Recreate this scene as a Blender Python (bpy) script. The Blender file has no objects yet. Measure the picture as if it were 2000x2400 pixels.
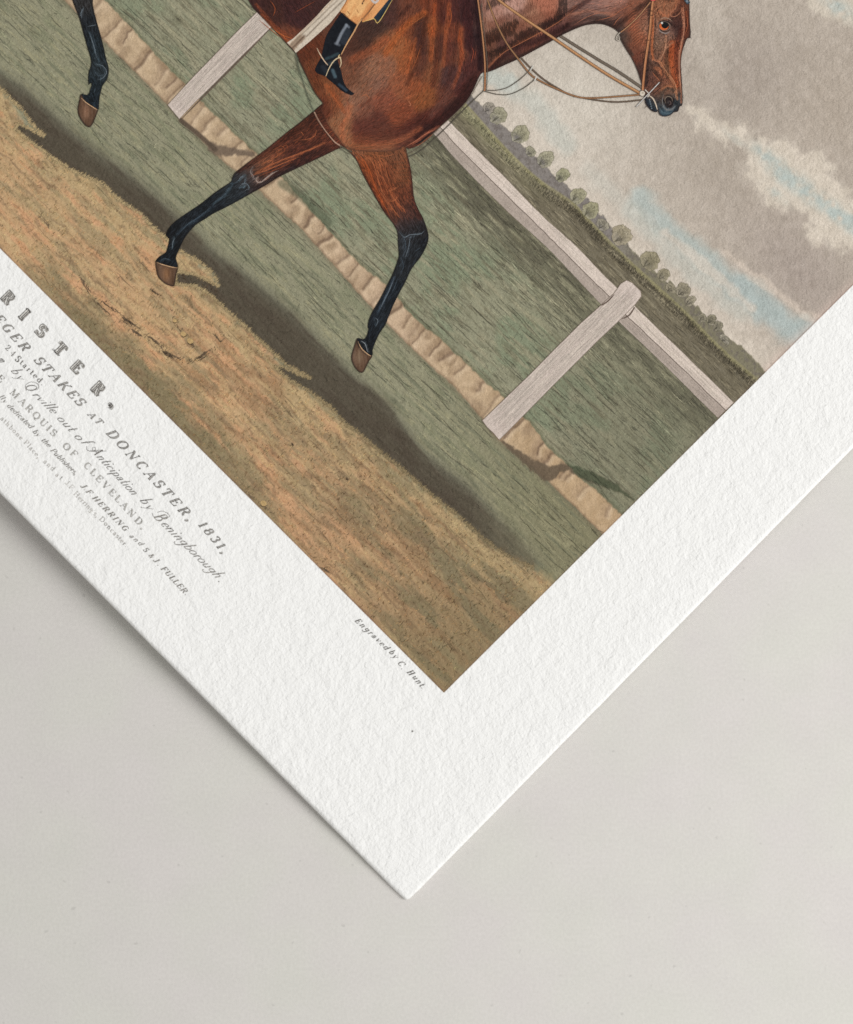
import bpy, math, random
import numpy as np
from mathutils import Vector, Matrix
from mathutils.geometry import delaunay_2d_cdt

rng = np.random.default_rng(7)
random.seed(7)
scene = bpy.context.scene
col = scene.collection

# ------------------------------------------------------------------ camera, light, exposure
PXW, PXH = 2000.0, 2400.0          # photograph grid used for tracing
VIEW_W = 0.30                      # metres seen across the frame at the table
DIST = 1.15
TILT = math.radians(5.0)
cam_d = bpy.data.cameras.new("camera")
cam_d.sensor_fit = 'HORIZONTAL'
cam_d.sensor_width = 36.0
cam_d.lens = 36.0 * DIST / VIEW_W
cam_d.clip_start = 0.05
cam_d.clip_end = 50.0
cam = bpy.data.objects.new("camera", cam_d)
col.objects.link(cam)
cam.rotation_euler = (TILT, 0, 0)
CAM = np.array([0.0, -math.sin(TILT) * DIST, math.cos(TILT) * DIST])
cam.location = CAM
scene.camera = cam
cam_d.dof.use_dof = True
cam_d.dof.focus_distance = DIST * 1.01
cam_d.dof.aperture_fstop = 7.0

world = bpy.data.worlds.new("World")
scene.world = world
world.use_nodes = True
bg = world.node_tree.nodes["Background"]
bg.inputs[0].default_value = (1.0, 0.992, 0.965, 1)
bg.inputs[1].default_value = 0.50

def area(name, loc, target, size, power, colr):
    l = bpy.data.lights.new(name, 'AREA')
    l.shape = 'DISK'; l.size = size; l.energy = power; l.color = colr
    o = bpy.data.objects.new(name, l); col.objects.link(o)
    o.location = loc
    d = Vector(target) - Vector(loc)
    o.rotation_euler = d.to_track_quat('-Z', 'Y').to_euler()
    return o
area("window_light", (3.0, -0.35, 2.5), (0, 0, 0), 2.5, 134.0, (1.0, 1.0, 0.995))

scene.view_settings.view_transform = 'Standard'
scene.view_settings.look = 'None'
scene.view_settings.exposure = 0.0
scene.view_settings.gamma = 1.0
scene.view_settings.use_curve_mapping = False
scene.render.engine = 'CYCLES'
scene.cycles.max_bounces = 6
scene.cycles.use_denoising = False

# ------------------------------------------------------------------ print-plane mapping
THICK = 0.0018
RAD = 0.0014
_c, _s = math.cos(TILT), math.sin(TILT)

def ray(px, py):
    k = VIEW_W / DIST / PXW
    dx = (px - PXW / 2) * k
    dy = -(py - PXH / 2) * k
    dz = -np.ones_like(dx)
    return np.stack([dx, dy * _c - dz * _s, dy * _s + dz * _c], -1)

def hit(px, py, z):
    px = np.asarray(px, float); py = np.asarray(py, float)
    d = ray(px, py)
    t = (z - CAM[2]) / d[..., 2]
    return CAM[0] + d[..., 0] * t, CAM[1] + d[..., 1] * t

def lift_uv(u, v):
    u = np.maximum(u, 0); v = np.maximum(v, 0)
    a = np.minimum(v, 0.34)
    b = np.minimum(u, 0.34)
    return 0.0108 * (a / 0.21) ** 1.08 + 0.0022 * (b / 0.21) ** 1.3

# paper corner and edge directions (from the traced edges, on the lifted sheet)
cx, cy = hit(954.0, 2115.0, THICK * 0.4)
CORNER = np.array([float(cx), float(cy)])
def edge_dir(px, py, axis):
    z = 0.0
    for _ in range(20):
        x, y = hit(px, py, z + THICK * 0.5)
        L = math.hypot(float(x) - CORNER[0], float(y) - CORNER[1])
        z = float(lift_uv(L, 0) if axis == 0 else lift_uv(0, L))
    d = np.array([float(x), float(y)]) - CORNER
    return d / np.linalg.norm(d)
UD = edge_dir(2000.0, 1050.0, 0)
VD = edge_dir(0.0, 1156.0, 1)
MINV = np.linalg.inv(np.array([[UD[0], VD[0]], [UD[1], VD[1]]]))

def lift(x, y):
    qx = x - CORNER[0]; qy = y - CORNER[1]
    return lift_uv(MINV[0, 0] * qx + MINV[0, 1] * qy, MINV[1, 0] * qx + MINV[1, 1] * qy)

LAYER = 0.00003
def P(px, py, layer):
    """traced point -> point on the top of the sheet (iterated on the curled surface)"""
    z = np.zeros_like(np.asarray(px, float)) + THICK
    for _ in range(7):
        x, y = hit(px, py, z)
        z = lift(x, y) + THICK
    return np.stack([x, y, z + LAYER * layer], -1)

# ------------------------------------------------------------------ colour and noise helpers
GAIN = 0.915
def lin(c):
    c = np.clip(np.asarray(c, float), 0, 255) / 255.0
    l = np.where(c <= 0.04045, c / 12.92, ((c + 0.055) / 1.055) ** 2.4)
    return np.clip(l * GAIN, 0, 0.92)

def _hash(ix, iy, seed):
    h = (ix.astype(np.int64) * 374761393 + iy.astype(np.int64) * 668265263 + seed * 2147483647) & 0xFFFFFFFF
    h = ((h ^ (h >> 13)) * 1274126177) & 0xFFFFFFFF
    h = (h ^ (h >> 16)) & 0xFFFFFFFF
    return h / 4294967295.0

def vn(x, y, seed=0):
    x0 = np.floor(x); y0 = np.floor(y)
    fx = x - x0; fy = y - y0
    fx = fx * fx * (3 - 2 * fx); fy = fy * fy * (3 - 2 * fy)
    a = _hash(x0, y0, seed); b = _hash(x0 + 1, y0, seed)
    c = _hash(x0, y0 + 1, seed); d = _hash(x0 + 1, y0 + 1, seed)
    return (a + (b - a) * fx) * (1 - fy) + (c + (d - c) * fx) * fy - 0.5

def fbm(x, y, seed=0, o=4):
    r = 0; amp = 1.0; f = 1.0
    for i in range(o):
        r = r + amp * vn(x * f, y * f, seed + i * 17)
        amp *= 0.5; f *= 2.03
    return r

def sstep(a, b, x):
    t = np.clip((x - a) / (b - a), 0, 1)
    return t * t * (3 - 2 * t)

def mix(a, b, m):
    return a + (np.asarray(b, float) - a) * np.asarray(m)[..., None]

def pl_dist(x, y, pts):
    """distance to a polyline"""
    best = np.full(np.shape(x), 1e9)
    pts = np.asarray(pts, float)
    if len(pts) == 1:
        return np.hypot(x - pts[0, 0], y - pts[0, 1])
    for (ax, ay), (bx, by) in zip(pts[:-1], pts[1:]):
        vx, vy = bx - ax, by - ay
        L = vx * vx + vy * vy + 1e-9
        t = np.clip(((x - ax) * vx + (y - ay) * vy) / L, 0, 1)
        best = np.minimum(best, np.hypot(x - ax - t * vx, y - ay - t * vy))
    return best

def poly_sd(x, y, pts):
    """signed distance, positive inside"""
    pts = np.asarray(pts, float)
    d = pl_dist(x, y, np.vstack([pts, pts[:1]]))
    ins = np.zeros(np.shape(x), bool)
    n = len(pts)
    for i in range(n):
        ax, ay = pts[i]; bx, by = pts[(i + 1) % n]
        if ay == by: continue
        c = ((ay > y) != (by > y)) & (x < (bx - ax) * (y - ay) / (by - ay) + ax)
        ins ^= c
    return np.where(ins, d, -d)

def local(x, y, pts, pad):
    pts = np.asarray(pts, float)
    return (x > pts[:, 0].min() - pad) & (x < pts[:, 0].max() + pad) & (y > pts[:, 1].min() - pad) & (y < pts[:, 1].max() + pad)

def brush(colr, x, y, pts, w, soft, rgb, a):
    """soft painted stroke into a colour array"""
    m = local(x, y, pts, w + soft + 2)
    if not m.any(): return
    d = pl_dist(x[m], y[m], pts)
    k = a * (1 - sstep(w, w + soft, d))
    colr[m] = mix(colr[m], rgb, k)

def patch(colr, x, y, pts, soft, rgb, a, rough=0.0, rs=12.0, seed=3):
    m = local(x, y, pts, soft + rough + 2)
    if not m.any(): return
    d = poly_sd(x[m], y[m], pts)
    if rough: d = d + rough * fbm(x[m] / rs, y[m] / rs, seed, 4)
    colr[m] = mix(colr[m], rgb, a * sstep(-soft, soft, d))

def smooth(pts, n=6, closed=False):
    """Catmull-Rom resampling of a traced line"""
    p = np.asarray(pts, float)
    if closed: q = np.vstack([p[-1], p, p[0], p[1]])
    else: q = np.vstack([2 * p[0] - p[1], p, 2 * p[-1] - p[-2]])
    out = []
    for i in range(1, len(q) - 2):
        for k in range(n):
            t = k / n
            a, b, c, d = q[i - 1], q[i], q[i + 1], q[i + 2]
            out.append(0.5 * ((2 * b) + (-a + c) * t + (2 * a - 5 * b + 4 * c - d) * t * t + (-a + 3 * b - 3 * c + d) * t ** 3))
    if not closed: out.append(p[-1])
    return np.array(out)

# ------------------------------------------------------------------ materials
def relief_group():
    g = bpy.data.node_groups.new("rag_paper_relief", 'ShaderNodeTree')
    g.interface.new_socket("Strength", in_out='INPUT', socket_type='NodeSocketFloat')
    g.interface.new_socket("Normal", in_out='OUTPUT', socket_type='NodeSocketVector')
    g.interface.new_socket("Height", in_out='OUTPUT', socket_type='NodeSocketFloat')
    n = g.nodes; L = g.links
    gi = n.new('NodeGroupInput'); go = n.new('NodeGroupOutput')
    tc = n.new('ShaderNodeTexCoord')
    def noise(scale, detail, rough, dist=0.0):
        t = n.new('ShaderNodeTexNoise'); t.inputs['Scale'].default_value = scale
        t.inputs['Detail'].default_value = detail; t.inputs['Roughness'].default_value = rough
        t.inputs['Distortion'].default_value = dist
        L.new(tc.outputs['Object'], t.inputs['Vector']); return t.outputs['Fac']
    def math_(op, a, b):
        m = n.new('ShaderNodeMath'); m.operation = op
        for i, q in enumerate((a, b)):
            if isinstance(q, (int, float)): m.inputs[i].default_value = q
            else: L.new(q, m.inputs[i])
        return m.outputs[0]
    a = noise(760, 2, 0.5, 0.5)
    b = noise(1500, 2, 0.6, 0.2)
    c = noise(210, 2, 0.5, 0.4)
    h = math_('ADD', math_('ADD', math_('MULTIPLY', a, 1.0), math_('MULTIPLY', b, 0.45)), math_('MULTIPLY', c, 1.7))
    bp = n.new('ShaderNodeBump'); bp.inputs['Distance'].default_value = 0.00042
    L.new(gi.outputs[0], bp.inputs['Strength']); L.new(h, bp.inputs['Height'])
    L.new(bp.outputs[0], go.inputs[0]); L.new(h, go.inputs[1])
    return g
RELIEF = relief_group()

def new_mat(name, rough=0.9, spec=0.15):
    m = bpy.data.materials.new(name); m.use_nodes = True
    b = m.node_tree.nodes["Principled BSDF"]
    b.inputs['Roughness'].default_value = rough
    b.inputs['Specular IOR Level'].default_value = spec
    return m, m.node_tree.nodes, m.node_tree.links, b

def relief(n, L, b, strength):
    r = n.new('ShaderNodeGroup'); r.node_tree = RELIEF
    r.inputs[0].default_value = strength
    L.new(r.outputs[0], b.inputs['Normal'])
    return r

def ink_material(name, grain=0.22, bump=0.35, gscale=2600.0):
    m, n, L, b = new_mat(name)
    at = n.new('ShaderNodeAttribute'); at.attribute_name = "ink"
    tc = n.new('ShaderNodeTexCoord')
    t = n.new('ShaderNodeTexNoise'); t.inputs['Scale'].default_value = gscale
    t.inputs['Detail'].default_value = 2; t.inputs['Roughness'].default_value = 0.7
    L.new(tc.outputs['Object'], t.inputs['Vector'])
    mr = n.new('ShaderNodeMapRange')
    mr.inputs[1].default_value = 0.3; mr.inputs[2].default_value = 0.7
    mr.inputs[3].default_value = 1 - grain; mr.inputs[4].default_value = 1 + grain
    L.new(t.outputs['Fac'], mr.inputs[0])
    mx = n.new('ShaderNodeMix'); mx.data_type = 'RGBA'; mx.blend_type = 'MULTIPLY'
    mx.inputs[0].default_value = 1.0
    L.new(at.outputs['Color'], mx.inputs[6]); L.new(mr.outputs[0], mx.inputs[7])
    L.new(mx.outputs[2], b.inputs['Base Color'])
    relief(n, L, b, bump)
    return m
M_INK = ink_material("aquatint_ink", 0.22, 0.6)
M_SKY = ink_material("sky_wash_ink", 0.17, 0.75)
M_COAT = ink_material("horse_coat_ink", 0.20, 0.5)
M_LINE = ink_material("line_ink", 0.16, 0.5)
M_TEXT = ink_material("letterpress_ink", 0.45, 0.5, 1500.0)

# paper
M_PAPER, n_, L_, b_ = new_mat("cold_pressed_rag_paper", 0.95, 0.1)
r_ = relief(n_, L_, b_, 0.8)
cr = n_.new('ShaderNodeValToRGB')
cr.color_ramp.elements[0].position = 0.9; cr.color_ramp.elements[0].color = (0.80, 0.795, 0.778, 1)
cr.color_ramp.elements[1].position = 2.2; cr.color_ramp.elements[1].color = (0.858, 0.853, 0.836, 1)
L_.new(r_.outputs[1], cr.inputs[0]); L_.new(cr.outputs[0], b_.inputs['Base Color'])

# table surface: matt painted board, faint mottling
M_TABLE, n_, L_, b_ = new_mat("matt_painted_board", 0.85, 0.2)
tc = n_.new('ShaderNodeTexCoord')
def tnoise(scale, det):
    t = n_.new('ShaderNodeTexNoise'); t.inputs['Scale'].default_value = scale; t.inputs['Detail'].default_value = det
    L_.new(tc.outputs['Object'], t.inputs['Vector']); return t
t1 = tnoise(26, 4); t2 = tnoise(900, 3)
cr = n_.new('ShaderNodeValToRGB')
cr.color_ramp.elements[0].position = 0.35; cr.color_ramp.elements[0].color = (0.642, 0.628, 0.582, 1)
cr.color_ramp.elements[1].position = 0.65; cr.color_ramp.elements[1].color = (0.648, 0.617, 0.592, 1)
L_.new(t1.outputs['Fac'], cr.inputs[0])
mr = n_.new('ShaderNodeMapRange'); mr.inputs[1].default_value = 0.3; mr.inputs[2].default_value = 0.7
mr.inputs[3].default_value = 0.965; mr.inputs[4].default_value = 1.03
L_.new(t2.outputs['Fac'], mr.inputs[0])
mx = n_.new('ShaderNodeMix'); mx.data_type = 'RGBA'; mx.blend_type = 'MULTIPLY'; mx.inputs[0].default_value = 1
L_.new(cr.outputs[0], mx.inputs[6]); L_.new(mr.outputs[0], mx.inputs[7]); L_.new(mx.outputs[2], b_.inputs['Base Color'])
t3 = tnoise(330, 1); t4 = tnoise(70, 3)
sp = n_.new('ShaderNodeMapRange'); sp.inputs[1].default_value = 0.74; sp.inputs[2].default_value = 0.80
sp.inputs[3].default_value = 1.0; sp.inputs[4].default_value = 0.86
L_.new(t3.outputs['Fac'], sp.inputs[0])
mo = n_.new('ShaderNodeMapRange'); mo.inputs[1].default_value = 0.3; mo.inputs[2].default_value = 0.7
mo.inputs[3].default_value = 0.985; mo.inputs[4].default_value = 1.015
L_.new(t4.outputs['Fac'], mo.inputs[0])
ml = n_.new('ShaderNodeMath'); ml.operation = 'MULTIPLY'; L_.new(sp.outputs[0], ml.inputs[0]); L_.new(mo.outputs[0], ml.inputs[1])
mx2 = n_.new('ShaderNodeMix'); mx2.data_type = 'RGBA'; mx2.blend_type = 'MULTIPLY'; mx2.inputs[0].default_value = 1
L_.new(mx.outputs[2], mx2.inputs[6]); L_.new(ml.outputs[0], mx2.inputs[7]); L_.new(mx2.outputs[2], b_.inputs['Base Color'])
bp = n_.new('ShaderNodeBump'); bp.inputs['Strength'].default_value = 0.25; bp.inputs['Distance'].default_value = 0.0002
L_.new(t2.outputs['Fac'], bp.inputs['Height']); L_.new(bp.outputs[0], b_.inputs['Normal'])

# ------------------------------------------------------------------ mesh builders
def make_obj(name, verts, faces, mat, parent=None, colors=None, kind=None, smooth_=False):
    """faces: list of int arrays (n,k)"""
    me = bpy.data.meshes.new(name)
    verts = np.asarray(verts, np.float32)
    loops = np.concatenate([np.asarray(f, np.int32).ravel() for f in faces])
    tot = np.concatenate([np.full(len(f), np.asarray(f).shape[1], np.int32) for f in faces])
    st = np.concatenate([[0], np.cumsum(tot)[:-1]]).astype(np.int32)
    me.vertices.add(len(verts)); me.vertices.foreach_set("co", verts.ravel())
    me.loops.add(len(loops)); me.loops.foreach_set("vertex_index", loops)
    me.polygons.add(len(tot)); me.polygons.foreach_set("loop_start", st)
    try: me.polygons.foreach_set("loop_total", tot)
    except Exception: pass
    me.update(calc_edges=True)
    if smooth_: me.polygons.foreach_set("use_smooth", np.ones(len(tot), bool))
    if colors is not None:
        at = me.color_attributes.new("ink", 'FLOAT_COLOR', 'POINT')
        c4 = np.ones((len(verts), 4), np.float32); c4[:, :3] = colors
        at.data.foreach_set("color", c4.ravel())
    me.validate()
    me.materials.append(mat)
    o = bpy.data.objects.new(name, me); col.objects.link(o)
    if parent is not None: o.parent = parent
    if kind: o["kind"] = kind
    return o

def fill(name, poly, layer, colorfn, pitch, mat, parent, jag=0.0):
    """flat print area: outline triangulated with interior points, coloured per vertex"""
    poly = np.asarray(poly, float)
    seg = []
    n = len(poly)
    for i in range(n):
        a, b = poly[i], poly[(i + 1) % n]
        k = max(1, int(np.hypot(*(b - a)) / (pitch * 1.5)))
        for j in range(k): seg.append(a + (b - a) * j / k)
    seg = np.array(seg)
    if jag:
        seg = seg + jag * np.stack([vn(seg[:, 0] / 3, seg[:, 1] / 3, 5), vn(seg[:, 0] / 3, seg[:, 1] / 3, 9)], -1)
    x0, y0 = seg.min(0); x1, y1 = seg.max(0)
    gx, gy = np.meshgrid(np.arange(x0 + pitch / 2, x1, pitch), np.arange(y0 + pitch / 2, y1, pitch))
    gx = gx.ravel() + (rng.random(gx.size) - .5) * pitch * .3; gy = gy.ravel() + (rng.random(gy.size) - .5) * pitch * .3
    sd = poly_sd(gx, gy, seg)
    k = sd > pitch * 0.45
    pts = np.vstack([seg, np.stack([gx[k], gy[k]], -1)])
    m = len(seg)
    edges = [(i, (i + 1) % m) for i in range(m)]
    vs, es, fs, *_ = delaunay_2d_cdt([Vector((float(a), float(-b))) for a, b in pts], edges, [], 1, 1e-5)
    v = np.array([[q.x, -q.y] for q in vs])
    f = np.array([q for q in fs if len(q) == 3], np.int32)
    c = colorfn(v[:, 0], v[:, 1])
    return make_obj(name, P(v[:, 0], v[:, 1], layer), [f], mat, parent, lin(c))

class Strokes:
    """collects tapered hair strokes and ribbons of print ink"""
    def __init__(self): self.v = []; self.c = []; self.t = []; self.q = []; self.n = 0
    def hairs(self, x, y, ang, ln, w, rgb, bend=None):
        x = np.asarray(x, float); N = len(x)
        if N == 0: return
        ang = np.broadcast_to(ang, N); ln = np.broadcast_to(ln, N); w = np.broadcast_to(w, N)
        rgb = np.broadcast_to(rgb, (N, 3))
        dx, dy = np.cos(ang), np.sin(ang); nx, ny = -dy, dx
        b = np.zeros(N) if bend is None else np.broadcast_to(bend, N)
        s = np.stack([x - dx * ln / 2, y - dy * ln / 2], -1)
        e = np.stack([x + dx * ln / 2, y + dy * ln / 2], -1)
        mx_, my_ = x + nx * b, y + ny * b
        l = np.stack([mx_ + nx * w / 2, my_ + ny * w / 2], -1); r = np.stack([mx_ - nx * w / 2, my_ - ny * w / 2], -1)
        V = np.stack([s, r, e, l], 1).reshape(-1, 2)
        i = self.n + np.arange(N) * 4
        self.q.append(np.stack([i, i + 1, i + 2, i + 3], -1))
        self.v.append(V); self.c.append(np.repeat(rgb, 4, 0)); self.n += 4 * N
    def ribbon(self, pts, w, rgb, taper=(1, 1)):
        p = np.asarray(pts, float); N = len(p)
        d = np.gradient(p, axis=0); d /= np.linalg.norm(d, axis=1)[:, None] + 1e-9
        nrm = np.stack([-d[:, 1], d[:, 0]], -1)
        ww = np.broadcast_to(w, N) / 2 * np.interp(np.linspace(0, 1, N), [0, .25, .75, 1], [taper[0], 1, 1, taper[1]])
        V = np.empty((2 * N, 2)); V[0::2] = p + nrm * ww[:, None]; V[1::2] = p - nrm * ww[:, None]
        i = self.n + np.arange(N - 1) * 2
        self.q.append(np.stack([i, i + 1, i + 3, i + 2], -1))
        rgb = np.asarray(rgb, float)
        self.c.append(np.broadcast_to(rgb, (2 * N, 3)) if rgb.ndim == 1 else np.repeat(rgb, 2, 0))
        self.v.append(V); self.n += 2 * N
    def disc(self, x, y, r, rgb, n=12, ry=None, rot=0):
        a = np.linspace(0, 2 * np.pi, n, endpoint=False); ry = ry or r
        ex, ey = r * np.cos(a), ry * np.sin(a)
        V = np.stack([x + ex * math.cos(rot) - ey * math.sin(rot), y + ex * math.sin(rot) + ey * math.cos(rot)], -1)
        V = np.vstack([[[x, y]], V]); k = np.arange(n)
        self.t.append(self.n + np.stack([np.zeros(n, int), 1 + k, 1 + (k + 1) % n], -1))
        self.v.append(V); self.c.append(np.broadcast_to(rgb, (n + 1, 3))); self.n += n + 1
    def build(self, name, layer, mat, parent, kind=None, clip=False):
        v = np.vstack(self.v); c = np.vstack(self.c)
        if clip:                                   # keep the ink inside the plate edge
            M = np.linalg.inv(np.stack([E1, E2], -1)); ab = (v - K) @ M.T
            v = K + np.outer(np.maximum(ab[:, 0], 1.0), E1) + np.outer(np.maximum(ab[:, 1], 1.0), E2)
        # later strokes lie a hair above earlier ones
        z = np.linspace(0, 0.6, len(v))
        p = P(v[:, 0], v[:, 1], layer); p[:, 2] += LAYER * z
        fs = []
        if self.q: fs.append(np.vstack(self.q))
        if self.t: fs.append(np.vstack(self.t))
        return make_obj(name, p, fs, mat, parent, lin(c), kind)

# ------------------------------------------------------------------ the table and the sheet
def tabletop():
    s, z0 = 1.6, -0.03
    v = [(-s, -s, 0), (s, -s, 0), (s, s, 0), (-s, s, 0), (-s, -s, z0), (s, -s, z0), (s, s, z0), (-s, s, z0)]
    f = [(0, 1, 2, 3), (7, 6, 5, 4), (0, 4, 5, 1), (1, 5, 6, 2), (2, 6, 7, 3), (3, 7, 4, 0)]
    o = make_obj("tabletop", v, [np.array(f)], M_TABLE)
    o["kind"] = "structure"; o["label"] = "pale warm grey matt board surface under the print"
tabletop()

PRINT = bpy.data.objects.new("art_print", None)
col.objects.link(PRINT)
PRINT["label"] = "horse racing art print on thick white textured paper with wide margins"
PRINT["category"] = "art print"
PRINT.empty_display_size = 0.02

def paper_sheet():
    LU, LV = 0.44, 0.52
    ed = RAD * np.array([0, 0.06, 0.16, 0.3, 0.5, 0.75, 1.0])
    us = np.concatenate([ed, np.linspace(RAD, LU - RAD, 70)[1:-1], LU - ed[::-1]])
    vs = np.concatenate([ed, np.linspace(RAD, LV - RAD, 84)[1:-1], LV - ed[::-1]])
    U, V = np.meshgrid(us, vs, indexing='ij')
    def drop(d): d = np.minimum(d, RAD); return np.sqrt(np.maximum(RAD ** 2 - (RAD - d) ** 2, 0)) - RAD
    dz = np.minimum(drop(np.minimum(U, LU - U)), drop(np.minimum(V, LV - V)))
    # slightly soft hand-trimmed edge
    wob = 0.00010 * fbm(U * 260 + 3, V * 260, 5, 3)
    near = np.exp(-np.minimum(np.minimum(U, LU - U), np.minimum(V, LV - V)) / 0.002)
    uu = U + wob * near; vv = V - wob * near
    # blunt the very corner a little
    rc = 0.0022
    a_, b_ = np.maximum(rc - uu, 0), np.maximum(rc - vv, 0)
    L = np.hypot(a_, b_); m_ = np.maximum(a_, b_)
    f = np.where((a_ > 0) & (b_ > 0), m_ / np.maximum(L, 1e-9), 1.0)
    uu = np.where((a_ > 0) & (b_ > 0), rc - a_ * f, uu); vv = np.where((a_ > 0) & (b_ > 0), rc - b_ * f, vv)
    X = CORNER[0] + uu * UD[0] + vv * VD[0]; Y = CORNER[1] + uu * UD[1] + vv * VD[1]
    H = lift_uv(U, V)
    top = np.stack([X, Y, H + THICK + dz], -1); bot = np.stack([X, Y, H], -1)
    nu, nv = U.shape
    idx = np.arange(nu * nv).reshape(nu, nv)
    q = lambda a: np.stack([a[:-1, :-1], a[1:, :-1], a[1:, 1:], a[:-1, 1:]], -1).reshape(-1, 4)
    fs = [q(idx), q(idx + nu * nv)[:, ::-1]]
    ring = np.concatenate([idx[:, 0], idx[-1, 1:], idx[-2::-1, -1], idx[0, -2:0:-1]])
    nx = np.roll(ring, -1)
    fs.append(np.stack([ring + nu * nv, nx + nu * nv, nx, ring], -1))
    return make_obj("paper_sheet", np.vstack([top.reshape(-1, 3), bot.reshape(-1, 3)]), fs, M_PAPER, PRINT, smooth_=True)
paper_sheet()

# ------------------------------------------------------------------ traced lines of the picture
K = np.array([1041.0, 1624.0])
E1 = np.array([2000.0, 668.0]) - K; E1 /= np.linalg.norm(E1)
E2 = np.array([0.0, 582.0]) - K; E2 /= np.linalg.norm(E2)

def curve(pts):
    p = smooth(pts, 5); o = np.argsort(p[:, 0])
    return lambda x: np.interp(x, p[o, 0], p[o, 1], left=None, right=None)
F_SKY = curve([(700, -150), (900, 40), (1040, 165), (1114, 237), (1200, 323), (1257, 371), (1314, 429), (1371, 471), (1406, 509), (1446, 551), (1500, 609), (1571, 669), (1637, 726), (1660, 757), (1714, 800), (1757, 834), (1793, 874), (1900, 985)])
F_HEDGE = curve([(700, -110), (900, 75), (1040, 190), (1100, 251), (1183, 343), (1257, 414), (1343, 474), (1371, 503), (1429, 563), (1498, 630), (1600, 723), (1700, 823), (1774, 886), (1900, 1000)])
F_RAIL = curve([(600, -140), (800, 80), (1026, 323), (1057, 360), (1123, 429), (1191, 500), (1229, 531), (1286, 583), (1343, 643), (1409, 713), (1500, 800), (1586, 883), (1683, 979), (1800, 1090)])
F_PUP = curve([(-100, -310), (100, -140), (245, 0), (285, 40), (345, 105), (395, 160), (430, 192), (500, 265), (580, 340), (600, 357), (670, 425), (735, 500), (780, 548), (815, 590), (850, 625), (905, 668), (945, 715), (985, 758), (1020, 783), (1055, 815), (1100, 860), (1150, 905), (1180, 930), (1250, 1000), (1290, 1055), (1330, 1090), (1360, 1118), (1410, 1160), (1435, 1185), (1470, 1220), (1600, 1350)])
F_PLO = curve([(-100, -230), (40, -100), (150, 0), (243, 96), (300, 152), (390, 243), (500, 357), (600, 440), (665, 500), (730, 563), (875, 725), (1000, 850), (1060, 903), (1130, 982), (1170, 1032), (1240, 1087), (1330, 1172), (1410, 1250), (1600, 1440)])
SHADOW = [(-330, -70), (0, 152), (57, 183), (130, 250), (200, 314), (314, 394), (414, 480), (500, 565), (586, 629), (700, 723), (757, 786), (829, 857), (914, 926), (934, 955), (1000, 1045), (1100, 1120), (1200, 1223), (1251, 1274), (1285, 1330),
          (1249, 1330), (1200, 1309), (1160, 1283), (1114, 1246), (1071, 1206), (1000, 1149), (951, 1106), (886, 1054), (834, 1009), (814, 997), (771, 951), (729, 920), (677, 889), (649, 866), (644, 857), (660, 858), (705, 879), (728, 888), (690, 865), (671, 854), (629, 817), (557, 749), (500, 697), (486, 686), (457, 669), (411, 666), (414, 637), (457, 643), (500, 664), (514, 670), (500, 640), (460, 608), (420, 588), (400, 570), (357, 531), (329, 500), (271, 463), (243, 431), (171, 400), (114, 363), (71, 331), (34, 303), (43, 291), (60, 296), (104, 320), (70, 285), (57, 263), (0, 206), (-330, -20)]
POST_SHADE = [(1173, 1031), (1217, 1055), (1257, 1080), (1286, 1092), (1323, 1083), (1357, 1104), (1394, 1109), (1446, 1134), (1486, 1172), (1423, 1142), (1366, 1124), (1334, 1103), (1311, 1109), (1297, 1128), (1274, 1124), (1229, 1090)]
CLOUD_LIGHT = [(1619, 257), (1643, 260), (1660, 274), (1686, 289), (1711, 297), (1743, 289), (1754, 309), (1774, 331), (1814, 334), (1849, 323), (1871, 340), (1877, 363), (1920, 363), (1937, 380), (1957, 395), (1940, 405), (1951, 420), (1969, 431), (1997, 466), (2060, 500), (2120, 560), (2040, 580), (1971, 582), (1923, 569), (1897, 551), (1900, 526), (1891, 503), (1857, 491), (1814, 477), (1780, 454), (1757, 426), (1754, 406), (1749, 386), (1757, 369), (1740, 340), (1706, 331), (1677, 320), (1649, 303), (1631, 289)]
_r2 = np.random.default_rng(21)
CREASES = [(float(q), float(_r2.uniform(.45, 1.0)), float(_r2.uniform(.35, .85))) for q in np.cumsum(_r2.uniform(9, 52, 66)) - 160]
TH = math.radians(43.5)
CT, ST = math.cos(TH), math.sin(TH)

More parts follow.
